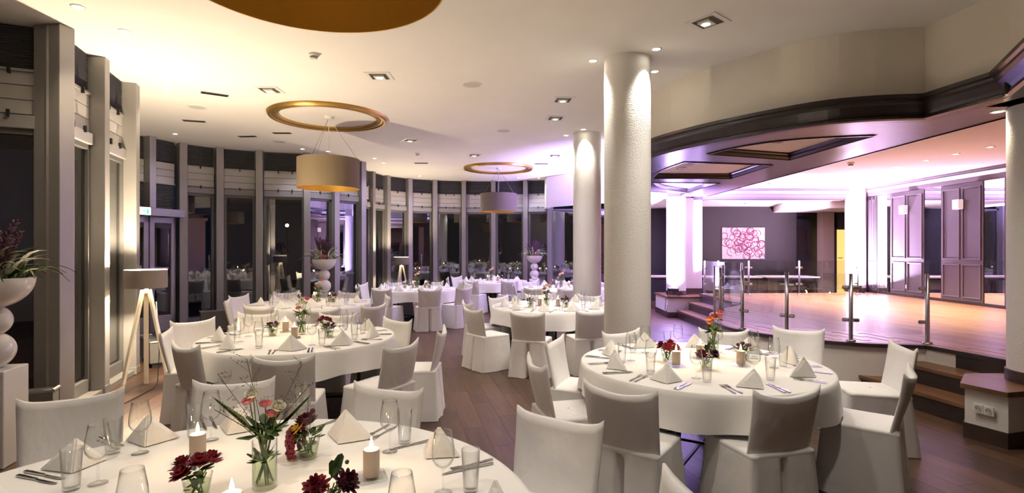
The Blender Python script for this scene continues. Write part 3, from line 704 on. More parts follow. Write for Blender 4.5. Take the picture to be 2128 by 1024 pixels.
# ---- slip-covered chair.  Origin on the floor below the top of the back, facing +y
def chair_meshes(seed):
    rn = random.Random(seed); nu, nv = 14, 10
    def bp(u, v, side):
        w = .218+.014*v; z = .435+v*(.400-.030*(1-u*u)+.024*abs(u)**9)
        y = .075*(1-v)**1.3-.038*(1-u*u)*(.35+.65*v)+.012
        y += .004*math.sin(5*u+seed+3*v)*v
        return (u*w, y+side*.019*(1-.75*abs(u)**8), z)
    b = MB(); vs = []
    loop = [(-1+2*i/nu, 1) for i in range(nu+1)]+[(1-2*i/nu, -1) for i in range(nu+1)]
    n = len(loop)
    for j in range(nv+1): vs += [bp(u, j/nv, s) for u, s in loop]
    fs = [(j*n+i, j*n+(i+1) % n, (j+1)*n+(i+1) % n, (j+1)*n+i) for j in range(nv) for i in range(n)]
    k = nv*n; fs += [(k+i, k+i+1, k+n-2-i, k+n-1-i) for i in range(nu)]; fs += [(i+1, i, n-1-i, n-2-i) for i in range(nu)]
    b.add(vs, fs); back = b.mesh('backrest', 'chair_cloth', True)
    # perimeter of the seat
    per = []
    per += [(x, .035) for x in (-.215, -.17, -.11, -.05, -.026, -.004, .004, .026, .05, .11, .17, .215)]
    per += [(.222, y) for y in (.06, .14, .22, .30, .38, .44)]+[(.212, .468)]
    per += [(x, .478) for x in (.15, .075, 0, -.075, -.15)]+[(-.212, .468)]+[(-.222, y) for y in (.44, .38, .30, .22, .14, .06)]
    n = len(per); s = MB(); vs = []; zs = [.452, .40, .30, .18, .08, .004]
    for z in zs:
        t = 1-z/.452
        for i, (x, y) in enumerate(per):
            c = Vector((x, y-.25)); g = .05*t+.008*t*math.sin(i*1.9+seed)+.006*t*math.sin(i*.83+2*seed)
            q = c+c.normalized()*g
            yy = q.y+.25
            if y < .04 and abs(x) < .03: yy += .12*t**.45*(1 if abs(x) < .01 else .0)
            vs.append((q.x, yy, z))
    s.add(vs, [(j*n+i, j*n+(i+1) % n, (j+1)*n+(i+1) % n, (j+1)*n+i) for j in range(len(zs)-1) for i in range(n)])
    skirt = s.mesh('skirt', 'chair_cloth', True)
    c = MB(); rings = [(1.0, .44), (1.012, .456), (.99, .468), (.9, .474), (.5, .478), (.02, .478)]; vs = []
    for f, z in rings: vs += [(x*f, .25+(y-.25)*f, z+.003*math.sin(9*x+seed)*math.sin(7*y)) for x, y in per]
    c.add(vs, [(j*n+i, j*n+(i+1) % n, (j+1)*n+(i+1) % n, (j+1)*n+i) for j in range(len(rings)-1) for i in range(n)])
    seat = c.mesh('seat', 'chair_cloth', True)
    return back, seat, skirt
CH = [chair_meshes(s) for s in (1, 2, 3)]
glide = MB().lathe([(.014, 0), (.012, .05)], 8).mesh('leg', 'table_metal')
BINS = ['stage side', 'stage side, slightly back', 'far stage corner', 'far side towards stage', 'far side', 'far side towards windows', 'far window corner', 'window side, slightly back', 'window side',
        'window side, slightly forward', 'front window corner', 'front side towards windows', 'front side', 'front side towards stage', 'front stage corner', 'stage side, slightly forward']
def seat_names(angles):
    used = {}; out = [None]*len(angles)
    for i, a in sorted(enumerate(angles), key=lambda t: t[1] % 360):
        best = min((k for k in range(16) if k not in used), key=lambda k: abs((a-22.5*k+180) % 360-180)); used[best] = i; out[i] = BINS[best]
    return out
# ---- shared meshes of the table ware
def wine_mesh():
    o = [(.033, 0), (.033, .002), (.012, .005), (.0042, .012), (.0036, .05), (.0040, .085), (.012, .092), (.030, .106), (.041, .125), (.0435, .142), (.041, .17), (.036, .20), (.0315, .228), (.0302, .228), (.0347, .20), (.0397, .17), (.042, .142), (.0395, .126), (.029, .109), (.011, .096), (.0005, .094)]
    return MB().lathe([(.0005, 0)]+o, 26).mesh('wine_glass', 'clear_glass', True)
def tumbler_mesh():
    return MB().lathe([(.0005, 0), (.026, 0), (.027, .004), (.035, .155), (.0336, .155), (.0258, .014), (.0005, .012)], 24).mesh('tumbler', 'clear_glass', True)
def napkin_mesh(seed, w=.115, h=.12):
    rn = random.Random(seed); mb = MB()
    ap = Vector((rn.uniform(-.015, .015), .0, h)); L = Vector((-w, .03, .002)); R = Vector((w, .03, .002)); F = Vector((.012, -.075, .002)); Bk = Vector((0, .055, .002))
    def wing(a, b, c, th=.007, bulge=.010):
        n = (b-a).cross(c-a).normalized(); m = 6; vs = []; idx = {}; fs = []
        for side in (0, 1):
            for i in range(m+1):
                for j in range(m+1-i):
                    p = a+(b-a)*(i/m)+(c-a)*(j/m); k = bulge*math.sin(PI*min(1, (i+j)/m))*.8*(i*j > 0)
                    idx[(side, i, j)] = len(vs); vs.append(p+n*(k+side*th))
        for side in (0, 1):
            for i in range(m):
                for j in range(m-i):
                    t = (idx[(side, i, j)], idx[(side, i+1, j)], idx[(side, i, j+1)]); fs.append(t if side else t[::-1])
                    if j < m-i-1:
                        t = (idx[(side, i+1, j)], idx[(side, i+1, j+1)], idx[(side, i, j+1)]); fs.append(t if side else t[::-1])
        edge = [(i, 0) for i in range(m+1)]+[(m-j, j) for j in range(1, m+1)]+[(0, j) for j in range(m-1, 0, -1)]
        for q in range(len(edge)):
            a_, b_ = edge[q], edge[(q+1) % len(edge)]; fs.append((idx[(0, *a_)], idx[(0, *b_)], idx[(1, *b_)], idx[(1, *a_)]))
        mb.add(vs, fs)
    wing(ap, L, F); wing(ap, F, R); wing(ap, R, Bk, .005, .004); wing(ap, Bk, L, .005, .004)
    return mb.mesh('napkin', 'napkin_cloth', False)
def fork_mesh():
    mb = MB(); P = [(-.10, .006), (-.06, .0055), (.0, .0035), (.03, .0035), (.045, .010), (.06, .012)]
    for (x0, w0), (x1, w1) in zip(P, P[1:]): mb.add([(-w0, x0, .002), (w0, x0, .002), (w1, x1, .003), (-w1, x1, .003), (-w0, x0, .0045), (w0, x0, .0045), (w1, x1, .0055), (-w1, x1, .0055)], [(3, 2, 1, 0), (4, 5, 6, 7), (1, 2, 6, 5), (3, 0, 4, 7), (0, 1, 5, 4), (2, 3, 7, 6)])
    for k in range(4): mb.bar((-.0102+.0068*k, .058, .0045), (-.0102+.0068*k, .10, .007), .003, .002)
    return mb.mesh('fork', 'cutlery_steel')
def knife_mesh():
    mb = MB(); h = [(-.115, .0065), (-.09, .0075), (-.02, .0055), (.0, .0045)]
    for (x0, w0), (x1, w1) in zip(h, h[1:]): mb.add([(-w0, x0, .001), (w0, x0, .001), (w1, x1, .001), (-w1, x1, .001), (-w0, x0, .0075), (w0, x0, .0075), (w1, x1, .0065), (-w1, x1, .0065)], [(3, 2, 1, 0), (4, 5, 6, 7), (1, 2, 6, 5), (3, 0, 4, 7), (0, 1, 5, 4), (2, 3, 7, 6)])
    mb.prism([(-.0045, 0), (.005, 0), (.009, .03), (.009, .08), (.003, .11), (-.004, .112)], .002, .0045)
    return mb.mesh('knife', 'cutlery_steel')
WG, TU, FK, KN = wine_mesh(), tumbler_mesh(), fork_mesh(), knife_mesh(); NP = [napkin_mesh(s, .105+.006*s, .115+.006*s) for s in range(4)]
def ware(name, me, x, y, rz, label, cat, group, z=TZ):
    return tag(place(name, me, None, None, (x, y, z+.001), rz), label, cat, group)
# ---- flowers
def petal(mb, c, d, up, L, w, curl):
    d = Vector(d).normalized(); up = Vector(up).normalized(); s = d.cross(up).normalized(); c = Vector(c)
    p = [c, c+d*L*.45+s*w+up*L*curl*.3, c+d*L*.9+s*w*.6+up*L*curl*.9, c+d*L+up*L*curl, c+d*L*.9-s*w*.6+up*L*curl*.9, c+d*L*.45-s*w+up*L*curl*.3, c+d*L*.5+up*L*(curl*.3-.12)]
    mb.add(p, [(0, 1, 6), (1, 2, 6), (2, 3, 6), (3, 4, 6), (4, 5, 6), (5, 0, 6)])
def dahlia(c, r, nrm, seed, layers=4):
    mb = MB(); rn = random.Random(seed); n = Vector(nrm).normalized(); t = n.orthogonal().normalized(); b = n.cross(t)
    for k in range(layers):
        el = math.radians(5+24*k); m = 13-2*k; rr = r*(1-.17*k)
        for i in range(m):
            a = 2*PI*(i+.5*(k % 2))/m+rn.uniform(-.12, .12); d = (t*math.cos(a)+b*math.sin(a))*math.cos(el)+n*math.sin(el)
            petal(mb, Vector(c)+n*.004*k, d, n*math.cos(el)-(t*math.cos(a)+b*math.sin(a))*math.sin(el), rr*rn.uniform(.88, 1.08), r*.20, .10)
    return mb
def rose(c, r, nrm, seed):
    mb = MB(); rn = random.Random(seed); n = Vector(nrm).normalized(); t = n.orthogonal().normalized(); b = n.cross(t)
    for k in range(4):
        el = math.radians(28+16*k); m = 6-k
        for i in range(m):
            a = 2*PI*i/m+k*.7; o = (t*math.cos(a)+b*math.sin(a))
            petal(mb, Vector(c)+o*r*.08, o*math.cos(el)+n*math.sin(el), n*math.cos(el)-o*math.sin(el), r*(1.05-.06*k), r*.52, .28)
    return mb
def leaf_cluster(mb, c, n, spread, size, seed, up=.5):
    rn = random.Random(seed)
    for i in range(n):
        a = rn.uniform(0, 6.28); e = rn.uniform(-.2, 1)*up; d = Vector((math.cos(a), math.sin(a), e))
        petal(mb, Vector(c)+Vector((math.cos(a)*spread*rn.random(), math.sin(a)*spread*rn.random(), rn.uniform(-.01, .02))), d, (0, 0, 1), size*rn.uniform(.6, 1.2), size*.24, rn.uniform(-.2, .3))
    return mb
def small_vase(kind, seed=0):
    t = empty('flower_vase'); rn = random.Random(seed)
    soft(MB().lathe([(.0005, 0), (.034, 0), (.036, .004), (.050, .088), (.0482, .088), (.0342, .012), (.0005, .010)], 26).obj('glass', 'clear_glass', t))
    soft(MB().lathe([(.0005, .0125), (.0338, .0125), (.044, .060), (.0005, .060)], 22).obj('water', 'water', t))
    st = MB()
    for i in range(7):
        a = rn.uniform(0, 6.28); st.tube([(.02*math.cos(a+2), .02*math.sin(a+2), .014), (.034*math.cos(a), .034*math.sin(a), .095)], .0025, 5)
    leaf_cluster(st, (0, 0, .04), 12, .02, .035, seed+3, .9)
    st.obj('stems', 'leaf', t)
    leaf_cluster(MB(), (0, 0, .09), 14 if kind != 'green' else 26, .04, .06, seed+5, .7).obj('foliage', 'leaf' if kind != 'green' else 'leaf_dark', t)
    if kind == 'red':
        for i, (x, y, z, r) in enumerate(((-.045, -.02, .115, .052), (.035, -.035, .118, .050), (.0, .03, .135, .05), (.055, .03, .11, .042))):
            dahlia((x, y, z), r, (x*9, y*9-.3, 1), seed+i).obj('bloom', 'petal_red', t)
    elif kind == 'wine':
        for i, (x, y, z, r) in enumerate(((-.05, -.02, .115, .05), (.045, -.03, .11, .052))): dahlia((x, y, z), r, (x*9, y*9-.4, 1), seed+i).obj('bloom', 'petal_red' if i == 0 else 'petal_wine', t)
        MB().ball((.06, .02, .16), .008, 6, 4).ball((.02, .04, .15), .008, 6, 4).obj('bud', 'leaf_dark', t)
        m = MB(); petal(m, (.0, .0, .12), (.5, .2, 1), (0, -1, 0), .09, .02, .1); petal(m, (.02, .0, .11), (-.2, .3, 1), (0, -1, 0), .075, .018, .1); m.obj('leaf', 'leaf', t)
    elif kind == 'amaranth':
        dahlia((-.035, -.02, .135), .062, (-.5, -.6, 1), seed).obj('bloom', 'petal_wine', t); dahlia((.02, -.035, .125), .035, (.1, -.8, .7), seed+1, 3).obj('bloom', 'yellow_eye', t)
        for i in range(9):
            a = -2.9+.33*i; L = rn.uniform(.10, .17); m = MB()
            for k in range(15):
                f = k/14; x = -.02+.062*math.cos(a)*min(1, f*3); y = -.025+.055*math.sin(a)*min(1, f*3)-.01; z = .125-.0*f-(L*max(0, f-.2))
                if z > .006: m.ball((x+rn.uniform(-.005, .005), y+rn.uniform(-.005, .005), z), rn.uniform(.007, .0115), 6, 4)
            m.obj('tassel', 'petal_red', t)
        for i, (x, y, z) in enumerate(((.0, .02, .20), (.06, .02, .18), (.03, .0, .165))):
            MB().tube([(0, 0, .09), (x, y, z)], .0016, 5).obj('stem', 'stem_green', t); MB().ball((x, y, z), .012, 8, 6).obj('bud', 'petal_wine', t)
    elif kind == 'green':
        for i in range(5):
            a = 1.3*i; MB().ball((.045*math.cos(a), .045*math.sin(a), .125+.008*(i % 2)), .014, 8, 5).obj('bud', 'petal_wine', t)
    return t
def tall_vase(colors, seed=0, grass=False):
    t = empty('bouquet_vase'); rn = random.Random(seed)
    soft(MB().lathe([(.0005, 0), (.042, 0), (.043, .006), (.044, .178), (.0422, .178), (.041, .018), (.0005, .016)], 28).obj('glass', 'clear_glass', t))
    soft(MB().lathe([(.0005, .019), (.0405, .019), (.0415, .125), (.0005, .125)], 22).obj('water', 'water', t))
    st = MB()
    for i in range(10):
        a = rn.uniform(0, 6.28); st.tube([(.03*math.cos(a+2.5), .03*math.sin(a+2.5), .02), (.01*math.cos(a), .01*math.sin(a), .13), (.035*math.cos(a), .035*math.sin(a), .24)], .003, 5)
    leaf_cluster(st, (0, 0, .10), 16, .02, .05, seed+2, 1.4); st.obj('stems', 'leaf', t)
    leaf_cluster(MB(), (0, 0, .21), 22, .03, .075, seed+7, 1.0).obj('foliage', 'leaf', t)
    for i, c in enumerate(colors):
        a = 2.4*i+seed; q = .028+.022*(i % 3); p = (q*math.cos(a), q*math.sin(a), .255+.025*((i*2) % 3)+.012*i)
        MB().tube([(0, 0, .17), (p[0]*.7, p[1]*.7, .22), p], .0022, 5).obj('stem', 'stem_green', t)
        rose(p, .031 if grass else .038, (p[0]*8, p[1]*8-.15, 1), seed+i).obj('bloom', c, t)
    if grass:
        for i, (dx, dy, L) in enumerate(((-.19, .02, .20), (-.10, .06, .25), (.10, .10, .22), (-.13, -.10, .10), (.16, .03, .16))):
            top = Vector((dx*1.0, dy, .22+L)); s = MB().tube([(0, 0, .16), (dx*.45, dy*.45, .20+L*.45), tuple(top)], .0013, 4)
            for k in range(11):
                f = .45+.55*k/10; b = Vector((0, 0, .18)).lerp(top, f); e = b+Vector((rn.uniform(-.05, .05), rn.uniform(-.04, .04), rn.uniform(-.01, .055))); s.tube([b, e], .0006, 3)
                for q in range(4):
                    g = b.lerp(e, .4+.2*q)+Vector((rn.uniform(-.006, .006), rn.uniform(-.006, .006), rn.uniform(-.004, .006))); v = (e-b).normalized(); s.tube([g, g+v*.006], .0016, 4, .0004)
            s.obj('grass_spray', 'grass_seed', t)
        for dx, L in ((-.21, .19), (.17, .17)):
            m = MB(); petal(m, (0, 0, .17), (dx, .0, L), (0, -1, 0), .26, .006, .05); m.obj('grass_blade', 'stem_green', t)
    return t
def candle():
    t = empty('candle')
    wx = soft(MB().lathe([(.0005, 0), (.030, 0), (.0315, .003), (.0315, .098), (.029, .102), (.012, .097), (.0005, .096)], 28).obj('wax', 'wax', t))
    MB().tube([(0, 0, .095), (.001, 0, .108)], .0012, 5).obj('wick', 'plastic_black', wx)
    soft(MB().lathe([(.0005, .104), (.006, .111), (.0075, .119), (.005, .133), (.0005, .150)], 12).obj('flame', 'flame', t))
    light('POINT', 'candle_glow', (0, 0, .135), P_CANDLE, (1, .62, .28), t, shadow_soft_size=.01)
    return t
coaster_m = MB().prism([(-.055, -.047), (-.047, -.055), (.047, -.055), (.055, -.047), (.055, .047), (.047, .055), (-.047, .055), (-.055, .047)], 0, .011).mesh('glass_coaster', 'clear_glass')
PROTO = {}
def flowers(kind, x, y, rz, label):
    if kind not in PROTO:
        o = {'tall_grass': lambda: tall_vase(['petal_pink', 'petal_pink', 'petal_white', 'petal_pink', 'petal_white'], 1, True), 'tall_orange': lambda: tall_vase(['petal_orange', 'petal_orange', 'petal_pink', 'petal_orange', 'petal_pink'], 2),
             'tall_pink': lambda: tall_vase(['petal_pink', 'petal_white', 'petal_orange', 'petal_white', 'petal_pink'], 3)}.get(kind, lambda: small_vase(kind, len(kind)))()
        PROTO[kind] = o
    else: o = copy_tree(PROTO[kind])
    o.location = (x, y, TZ+.001); o.rotation_euler = (0, 0, rz)
    return tag(o, label, 'flower vase', 'flower vases on the tables')
def put_candle(x, y, label, table):
    ware('glass_coaster', coaster_m, x, y, .4, 'glass coaster under the '+label.replace('burning pillar ', ''), 'coaster', 'candle coasters')
    if 'candle' not in PROTO: PROTO['candle'] = o = candle()
    else: o = copy_tree(PROTO['candle'])
    o.location = (x, y, TZ+.0125); return tag(o, label, 'candle', 'pillar candles')
# ---- tables
def cloth_mesh(R, seed, rot, s=1.10):
    rn = random.Random(seed); n = 120; vs = []; fs = []
    rad = [0.001, R*.4, R*.75, R-.02, R-.004]
    for r in rad: vs += [(r*math.cos(2*PI*i/n), r*math.sin(2*PI*i/n), TZ) for i in range(n)]
    fold = [rn.uniform(0, 6.28) for _ in range(4)]; lev = 7
    for j in range(1, lev+1):
        f = j/lev
        for i in range(n):
            a = 2*PI*i/n; q = a-rot
            sq = (abs(math.cos(q))**3+abs(math.sin(q))**3)**(-1/3); drop = min(.262, (sq*s-1)*R*.6+.165)*(1-.07*(1+math.sin(4*a+fold[3]))*.5)
            amp = .016*f+.022*f*f*(sq-1)*3
            r = R+.006+.012*f+amp*(math.sin(9*a+fold[0])+.6*math.sin(17*a+fold[1]))+.010*f*math.sin(5*a+fold[2])
            rr = r if j > 1 else R+.003
            vs.append((rr*math.cos(a), rr*math.sin(a), TZ-drop*f-(.002 if j == 1 else 0)))
    rows = len(rad)+lev
    fs = [(j*n+i, j*n+(i+1) % n, (j+1)*n+(i+1) % n, (j+1)*n+i) for j in range(rows-1) for i in range(n)]
    return MB().add(vs, fs).mesh('tablecloth', 'linen', True)
def table(x, y, R, name, seed, rot):
    t = tag(empty('round_table', (x, y, 0), rot), 'round banquet table hidden under the cloth of the '+name, 'table', 'round banquet tables')
    MB().lathe([(.0005, TZ-.03), (R-.012, TZ-.03), (R-.012, TZ-.004), (.0005, TZ-.004)], 48).obj('tabletop', 'dark_wood', t)
    for k in range(4):
        a = PI/4+k*PI/2; MB().tube([(.62*R*math.cos(a), .62*R*math.sin(a), 0), (.62*R*math.cos(a), .62*R*math.sin(a), TZ-.03)], .016, 8).obj('leg', 'table_metal', t)
    for k in (0, 1):
        a = PI/4+k*PI/2; MB().bar((.62*R*math.cos(a), .62*R*math.sin(a), .12), (.62*R*math.cos(a+PI), .62*R*math.sin(a+PI), .12+.02*k), .02).obj('crossbar', 'table_metal', t)
    c = place('tablecloth', cloth_mesh(R, seed, rot), None, None, (x, y, 0)); tag(c, 'white cloth draped over the '+name, 'tablecloth', 'white tablecloths')
nchair = [0]
def put_chair(x, y, ang, label):
    t = tag(empty('banquet_chair', (x, y, 0), ang), label, 'chair', 'white covered banquet chairs')
    b, s, k = CH[nchair[0] % 3]; nchair[0] += 1
    place('backrest', b, None, t); place('seat', s, None, t); place('skirt', k, None, t)
def setting(x, y, R, a, seat, name, full, rn):
    er = Vector((-math.cos(a), -math.sin(a))); et = Vector((er.y, -er.x)); c = Vector((x, y)); rz = math.atan2(er.y, er.x)-PI/2
    def at(r, s): return c-er*r+et*s
    p = at(R-.21, rn.uniform(-.02, .02)); ware('napkin', NP[rn.randrange(4)], p.x, p.y, rz+rn.uniform(-.5, .5), 'white folded napkin at the %s of the %s' % (seat, name), 'napkin', 'folded napkins')
    p = at(R-.42, .15); ware('wine_glass', WG, p.x, p.y, 0, 'stemmed wine glass at the %s of the %s' % (seat, name), 'wine glass', 'wine glasses')
    p = at(R-.37, .24); ware('water_tumbler', TU, p.x, p.y, 0, 'straight water tumbler at the %s of the %s' % (seat, name), 'tumbler', 'water tumblers')
    for k in range(2 if full else 1):
        o = ('inner', 'outer')[k]; g = o+' ' if full else ''
        p = at(R-.16, .14+.028*k); ware('knife', KN, p.x, p.y, rz+rn.uniform(-.05, .05), '%ssteel knife at the %s of the %s' % (g, seat, name), 'knife', 'table knives')
        p = at(R-.16, -.138-.037*k); ware('fork', FK, p.x, p.y, rz+rn.uniform(-.07, .07), '%ssteel fork at the %s of the %s' % (g, seat, name), 'fork', 'table forks')
def dine(x, y, R, name, chairs, seed, rot, full=False, extra=(), vases=(), candles=(), auto=True, turn={}):
    table(x, y, R, name, seed, rot); rn = random.Random(seed)
    angs = [math.degrees(math.atan2(cy-y, cx-x)) for cx, cy in chairs]+list(extra); names = seat_names(angs)
    for i, (cx, cy) in enumerate(chairs):
        d = Vector((cx-x, cy-y)); d = d.normalized()*max(d.length, R+.15)
        put_chair(x+d.x, y+d.y, math.atan2(-d.y, -d.x)-PI/2+turn.get(i, rn.uniform(-.12, .12)), 'white covered chair on the %s of the %s' % (names[i], name))
    if auto:
        order = sorted(range(len(angs)), key=lambda i: angs[i] % 360); sa = {i: angs[i] % 360 for i in order}
        for _ in range(60):                                   # place settings keep elbow room even where chairs crowd
            for p, q in zip(order, order[1:]+order[:1]):
                gap = (sa[q]-sa[p]) % 360
                if gap < 36: sa[p] -= (36-gap)/2; sa[q] += (36-gap)/2
        for i, a in sa.items(): setting(x, y, R, math.radians(a), names[i], name, full, rn)
    for k, vx, vy, what in vases: flowers(k, vx, vy, rn.uniform(0, 6) if not k.startswith('tall') else rn.uniform(-.2, .2), what+' on the '+name)
    for cx, cy, what in candles: put_candle(cx, cy, 'burning pillar candle %s on the %s' % (what, name), name)
    return names
F, L3, S3, C4, G5, FL, GP, BC = 'big front table', 'floor lamp table', 'stage front table', 'table before the columns', 'gold pendant table', 'far lamp table', 'grey pendant table', 'table behind the columns'
dine(-1.02, 1.66, 1.13, F, [(.23, 2.56), (-.72, 3.10), (-1.70, 3.25), (-2.43, 2.93), (.60, 1.72)], 1, .35, auto=False, turn={0: .38, 1: -.12, 2: -.15, 3: -.2, 4: .1},
     vases=[('tall_grass', -.93, 1.99, 'tall vase with pink roses and grasses'), ('red', -1.13, 1.90, 'small glass of red dahlias'), ('amaranth', -.875, 2.27, 'small glass with trailing red amaranth'), ('wine', -.61, 1.78, 'small glass of wine red dahlias and leaves')],
     candles=[(-1.33, 2.24, 'behind the dahlias'), (-.55, 2.07, 'nearest the stage'), (-.90, 1.70, 'at the camera edge')])
for i, (x, y, rz, wh) in enumerate(((-1.80, 2.17, .5, 'beside the knives at the window edge'), (-1.68, 2.46, .2, 'half unfolded before the window side chair'), (-1.36, 2.62, -.2, 'behind the grasses'), (-.78, 2.50, -.3, 'before the far side chair'),
        (-.325, 2.32, -.7, 'behind the wine glass at the stage side'), (-.05, 1.76, -1.2, 'at the cropped stage edge'), (-1.74, 1.75, 1.5, 'at the cropped window edge'))):
    ware('napkin', NP[i % 4], x, y, rz, 'white folded napkin on the big front table '+wh, 'napkin', 'folded napkins')
for x, y, wh in ((-1.41, 2.48, 'left of the grasses'), (-1.04, 2.62, 'behind the amaranth'), (-.54, 2.34, 'before the far side chair'), (-.253, 1.945, 'at the stage edge'), (-.33, 1.585, 'cropped, beside the stage edge'), (-1.58, 2.02, 'between two tumblers at the window edge'), (-1.63, 2.32, 'before the window side chair'), (-1.155, 1.61, 'cropped, before the dahlias')):
    ware('wine_glass', WG, x, y, 0, 'large wine glass on the big front table '+wh, 'wine glass', 'wine glasses')
for x, y, wh in ((-1.75, 2.32, 'before the window side chair'), (-1.64, 1.97, 'over the knives at the window edge'), (-1.52, 2.53, 'behind the candle and dahlias'), (-.495, 2.44, 'before the far side chair'), (-.153, 1.96, 'at the stage edge'), (-1.07, 2.70, 'behind the amaranth')):
    ware('water_tumbler', TU, x, y, 0, 'water tumbler on the big front table '+wh, 'tumbler', 'water tumblers')
def lay(me, name, a, b, label):
    a = Vector(a); b = Vector(b); d = b-a; m = (a+b)/2; ware(name, me, m.x, m.y, math.atan2(d.y, d.x)-PI/2, label, name, 'table knives' if name == 'knife' else 'table forks')
for me, nm, a, b, wh in ((KN, 'knife', (-1.97, 2.13), (-1.72, 2.05), 'outermost at the window edge'), (KN, 'knife', (-1.96, 2.09), (-1.72, 2.01), 'second at the window edge'), (KN, 'knife', (-1.98, 2.53), (-1.74, 2.39), 'beside the window side chair'), (FK, 'fork', (-1.95, 2.48), (-1.74, 2.36), 'under the window side tumbler'),
        (KN, 'knife', (-1.65, 2.80), (-1.50, 2.60), 'behind the candle'), (KN, 'knife', (-1.61, 2.82), (-1.46, 2.62), 'further behind the candle'), (FK, 'fork', (-1.24, 2.76), (-1.14, 2.60), 'behind the grasses'), (FK, 'fork', (-.63, 2.68), (-.69, 2.52), 'beside the far side napkin'), (FK, 'fork', (-.59, 2.65), (-.66, 2.48), 'second beside the far side napkin'),
        (KN, 'knife', (-.38, 2.47), (-.53, 2.36), 'beside the stage side napkin'), (FK, 'fork', (-.07, 2.26), (-.26, 2.13), 'under the stage edge tumbler'), (KN, 'knife', (-.09, 2.20), (-.27, 2.10), 'at the stage edge'), (KN, 'knife', (-.90, 2.78), (-1.0, 2.62), 'behind the amaranth')):
    lay(me, nm, a, b, 'steel %s on the big front table %s' % (nm, wh))
dine(-2.15, 5.36, .94, L3, [(-3.38, 5.16), (-3.60, 5.97), (-2.72, 4.52), (-1.72, 3.97), (-.93, 4.50), (-.70, 5.28), (-1.30, 6.05), (-2.15, 6.55), (-3.2, 6.66)], 2, .9, True, turn={0: .22, 1: -.28, 2: .03, 3: -.15, 4: .12, 5: .05, 6: .3, 7: 0, 8: -.5},
     vases=[('tall_pink', -2.2, 5.53, 'tall vase of pink and white roses'), ('green', -1.85, 5.35, 'small glass of dark buds'), ('green', -2.46, 5.44, 'small leafy glass behind a wine glass'), ('red', -2.02, 5.72, 'small glass of red dahlias')],
     candles=[(-2.42, 5.66, 'set farther back'), (-2.17, 5.28, 'in front')])
dine(1.47, 4.14, .925, S3, [(1.58, 3.02), (.62, 3.08), (.17, 3.82), (.37, 4.68), (1.06, 5.18), (2.10, 5.27), (2.90, 5.36), (3.26, 4.40), (2.62, 3.50)], 3, .2, True, turn={0: .18, 1: .06, 2: .0, 3: .05, 4: .1, 5: .2, 6: .33, 7: -.38, 8: -.18},
     vases=[('tall_orange', 1.68, 4.42, 'tall vase of orange roses'), ('red', 1.235, 4.2, 'small glass of red dahlias'), ('wine', 1.44, 3.93, 'small glass of wine red dahlias'), ('green', 1.85, 4.22, 'small glass of dark leaves and buds')],
     candles=[(1.25, 4.03, 'beside the red dahlias'), (1.75, 4.05, 'beside the dark leaves'), (1.53, 4.30, 'behind the wine red dahlias')])
def rest(cx, cy, what=''):
    return dict(vases=[('tall_pink', cx-.02, cy+.05, 'tall mixed bouquet vase'), ('wine', cx+.27, cy-.08, 'small glass of wine red dahlias'), ('green', cx-.27, cy-.05, 'small dark leafy glass')],
                candles=[(cx-.12, cy+.12, 'near the leafy glass'), (cx+.16, cy+.08, 'near the dahlias')])
dine(.62, 8.22, .94, C4, [(-.68, 7.95), (-.54, 7.16), (.19, 6.68), (1.05, 6.85), (-.24, 8.9), (.45, 9.4), (1.35, 9.2), (1.85, 8.2), (1.75, 7.35)], 4, .6, turn={0: .2}, **rest(.55, 8.1))
dine(-3.28, 8.62, .94, G5, [(-4.42, 8.2), (-4.7, 9.09), (-3.55, 7.4), (-2.54, 7.12), (-1.98, 7.6), (-2.1, 8.95), (-3.05, 9.9), (-4.2, 9.85)], 5, .3, **rest(-3.2, 8.75))
dine(-2.15, 11.75, .94, FL, [(-3.3, 11.3), (-3.42, 12.1), (-2.6, 10.5), (-1.62, 10.45), (-.98, 10.95), (-1.0, 12.3), (-1.9, 13.0), (-2.8, 12.8)], 6, .1, **rest(-2.1, 11.75))
dine(-.52, 14.5, .94, GP, [(-1.05, 13.3), (-.05, 13.25), (.6, 13.8), (.65, 15.0), (-1.75, 14.4), (-1.6, 15.2), (-.5, 15.7)], 7, .7, **rest(-.55, 14.4))
dine(1.15, 12.0, .94, BC, [(.05, 11.95), (.44, 10.95), (1.15, 10.75), (2.2, 11.4), (.45, 13.1), (1.3, 13.2), (2.25, 12.5)], 8, .4, **rest(1.12, 11.85))

# ---- white ball-stem urns with plants
leaf_m = MB(); vs = []
for k in range(7):
    f = k/6; w = .017*math.sin(PI*min(1, .15+.85*f))+.001; x = .30*f; z = .12*math.sin(f*2.2)-.10*f*f; vs += [(x, -w, z), (x, 0, z-.006), (x, w, z)]
leaf_m.add(vs, [(3*k+a, 3*k+a+1, 3*k+a+4, 3*k+a+3) for k in range(6) for a in (0, 1)]); leaf_p = leaf_m.mesh('leaf', 'leaf_pale', True); leaf_g = leaf_m.mesh('leaf', 'leaf', True)
sp = MB().tube([(0, 0, 0), (.01, 0, .15), (.0, .01, .30)], .002, 4); rq = random.Random(3)
for k in range(46):
    z = .08+.24*k/45; a = k*2.4; sp.tube([(0, 0, z), (.019*math.cos(a), .019*math.sin(a), z+.016)], .0075, 4, .003)
spike_m = sp.mesh('heather_spike', 'heather')
ped_m = MB().box((0, 0, .365), (.30, .30, .73)).mesh('pedestal', 'pedestal_white')
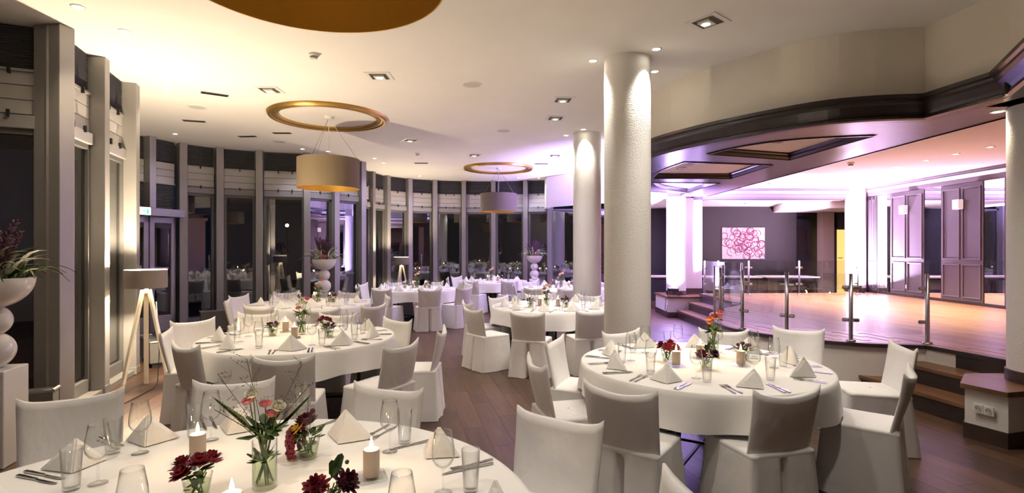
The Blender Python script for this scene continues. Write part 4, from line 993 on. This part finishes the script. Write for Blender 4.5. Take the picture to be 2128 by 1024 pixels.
def urn(x, y, label, plabel, seed, rz=0):
    p = place('pedestal', ped_m, None, None, (x, y, 0), rz); tag(p, plabel, 'pedestal', 'white urn pedestals'); b = p.modifiers.new('edge', 'BEVEL'); b.width = .008; b.segments = 2
    t = tag(empty('plant_urn', (x, y, .732)), label, 'urn', 'white urns with plants'); rn = random.Random(seed)
    soft(MB().ball((0, 0, .136), .1375, 32, 20).obj('lower_ball', 'porcelain', t)); soft(MB().ball((0, 0, .362), .1175, 32, 20).obj('upper_ball', 'porcelain', t))
    pr = [(.0005, .455)]+[(.25*math.sin(a), .69-.235*math.cos(a)) for a in [PI/2*k/10 for k in range(1, 11)]]+[(.24, .69), (.225, .65), (.0005, .64)]
    soft(MB().lathe(pr, 44).obj('bowl', 'porcelain', t))
    soft(MB().lathe([(.0005, .665), (.235, .66)], 24).obj('soil', 'leaf_dark', t))
    for i in range(60):
        a = rn.uniform(0, 6.28); r = rn.uniform(.04, .19); o = place('leaf', leaf_p if i % 4 else leaf_g, None, t, (r*math.cos(a), r*math.sin(a), .67))
        o.rotation_euler = (rn.uniform(-.4, .4), -rn.uniform(-.1, 1.0), a+rn.uniform(-.4, .4)); s = rn.uniform(.65, 1.2); o.scale = (s, s, s)
    for i in range(22):
        a = rn.uniform(0, 6.28); r = rn.uniform(0, .12); o = place('heather_spike', spike_m, None, t, (r*math.cos(a)+.01, r*math.sin(a), .68)); o.rotation_euler = (rn.uniform(-.4, .4), rn.uniform(-.4, .4), a); s = rn.uniform(.95, 1.5); o.scale = (s, s, s)
    for i in range(5):
        a = i*1.3; leaf_cluster(MB(), (.17*math.cos(a), .17*math.sin(a), .69), 14, .02, .06, seed+i, 1.2).obj('rosette', 'leaf', t)
    rose((.06, -.17, .71), .07, (.1, -.7, 1), seed).obj('bloom', 'petal_pink', t)
urn(-3.97, 4.05, 'white ball stem urn with spiky plants at the near window', 'white square pedestal below the near window urn', 1, .25)
urn(-3.85, 10.85, 'white ball stem urn with plants behind the gold pendant table', 'white square pedestal behind the gold pendant table', 2)
urn(.66, 15.75, 'white ball stem urn with plants by the bulkhead far back', 'white square pedestal by the bulkhead far back', 3)
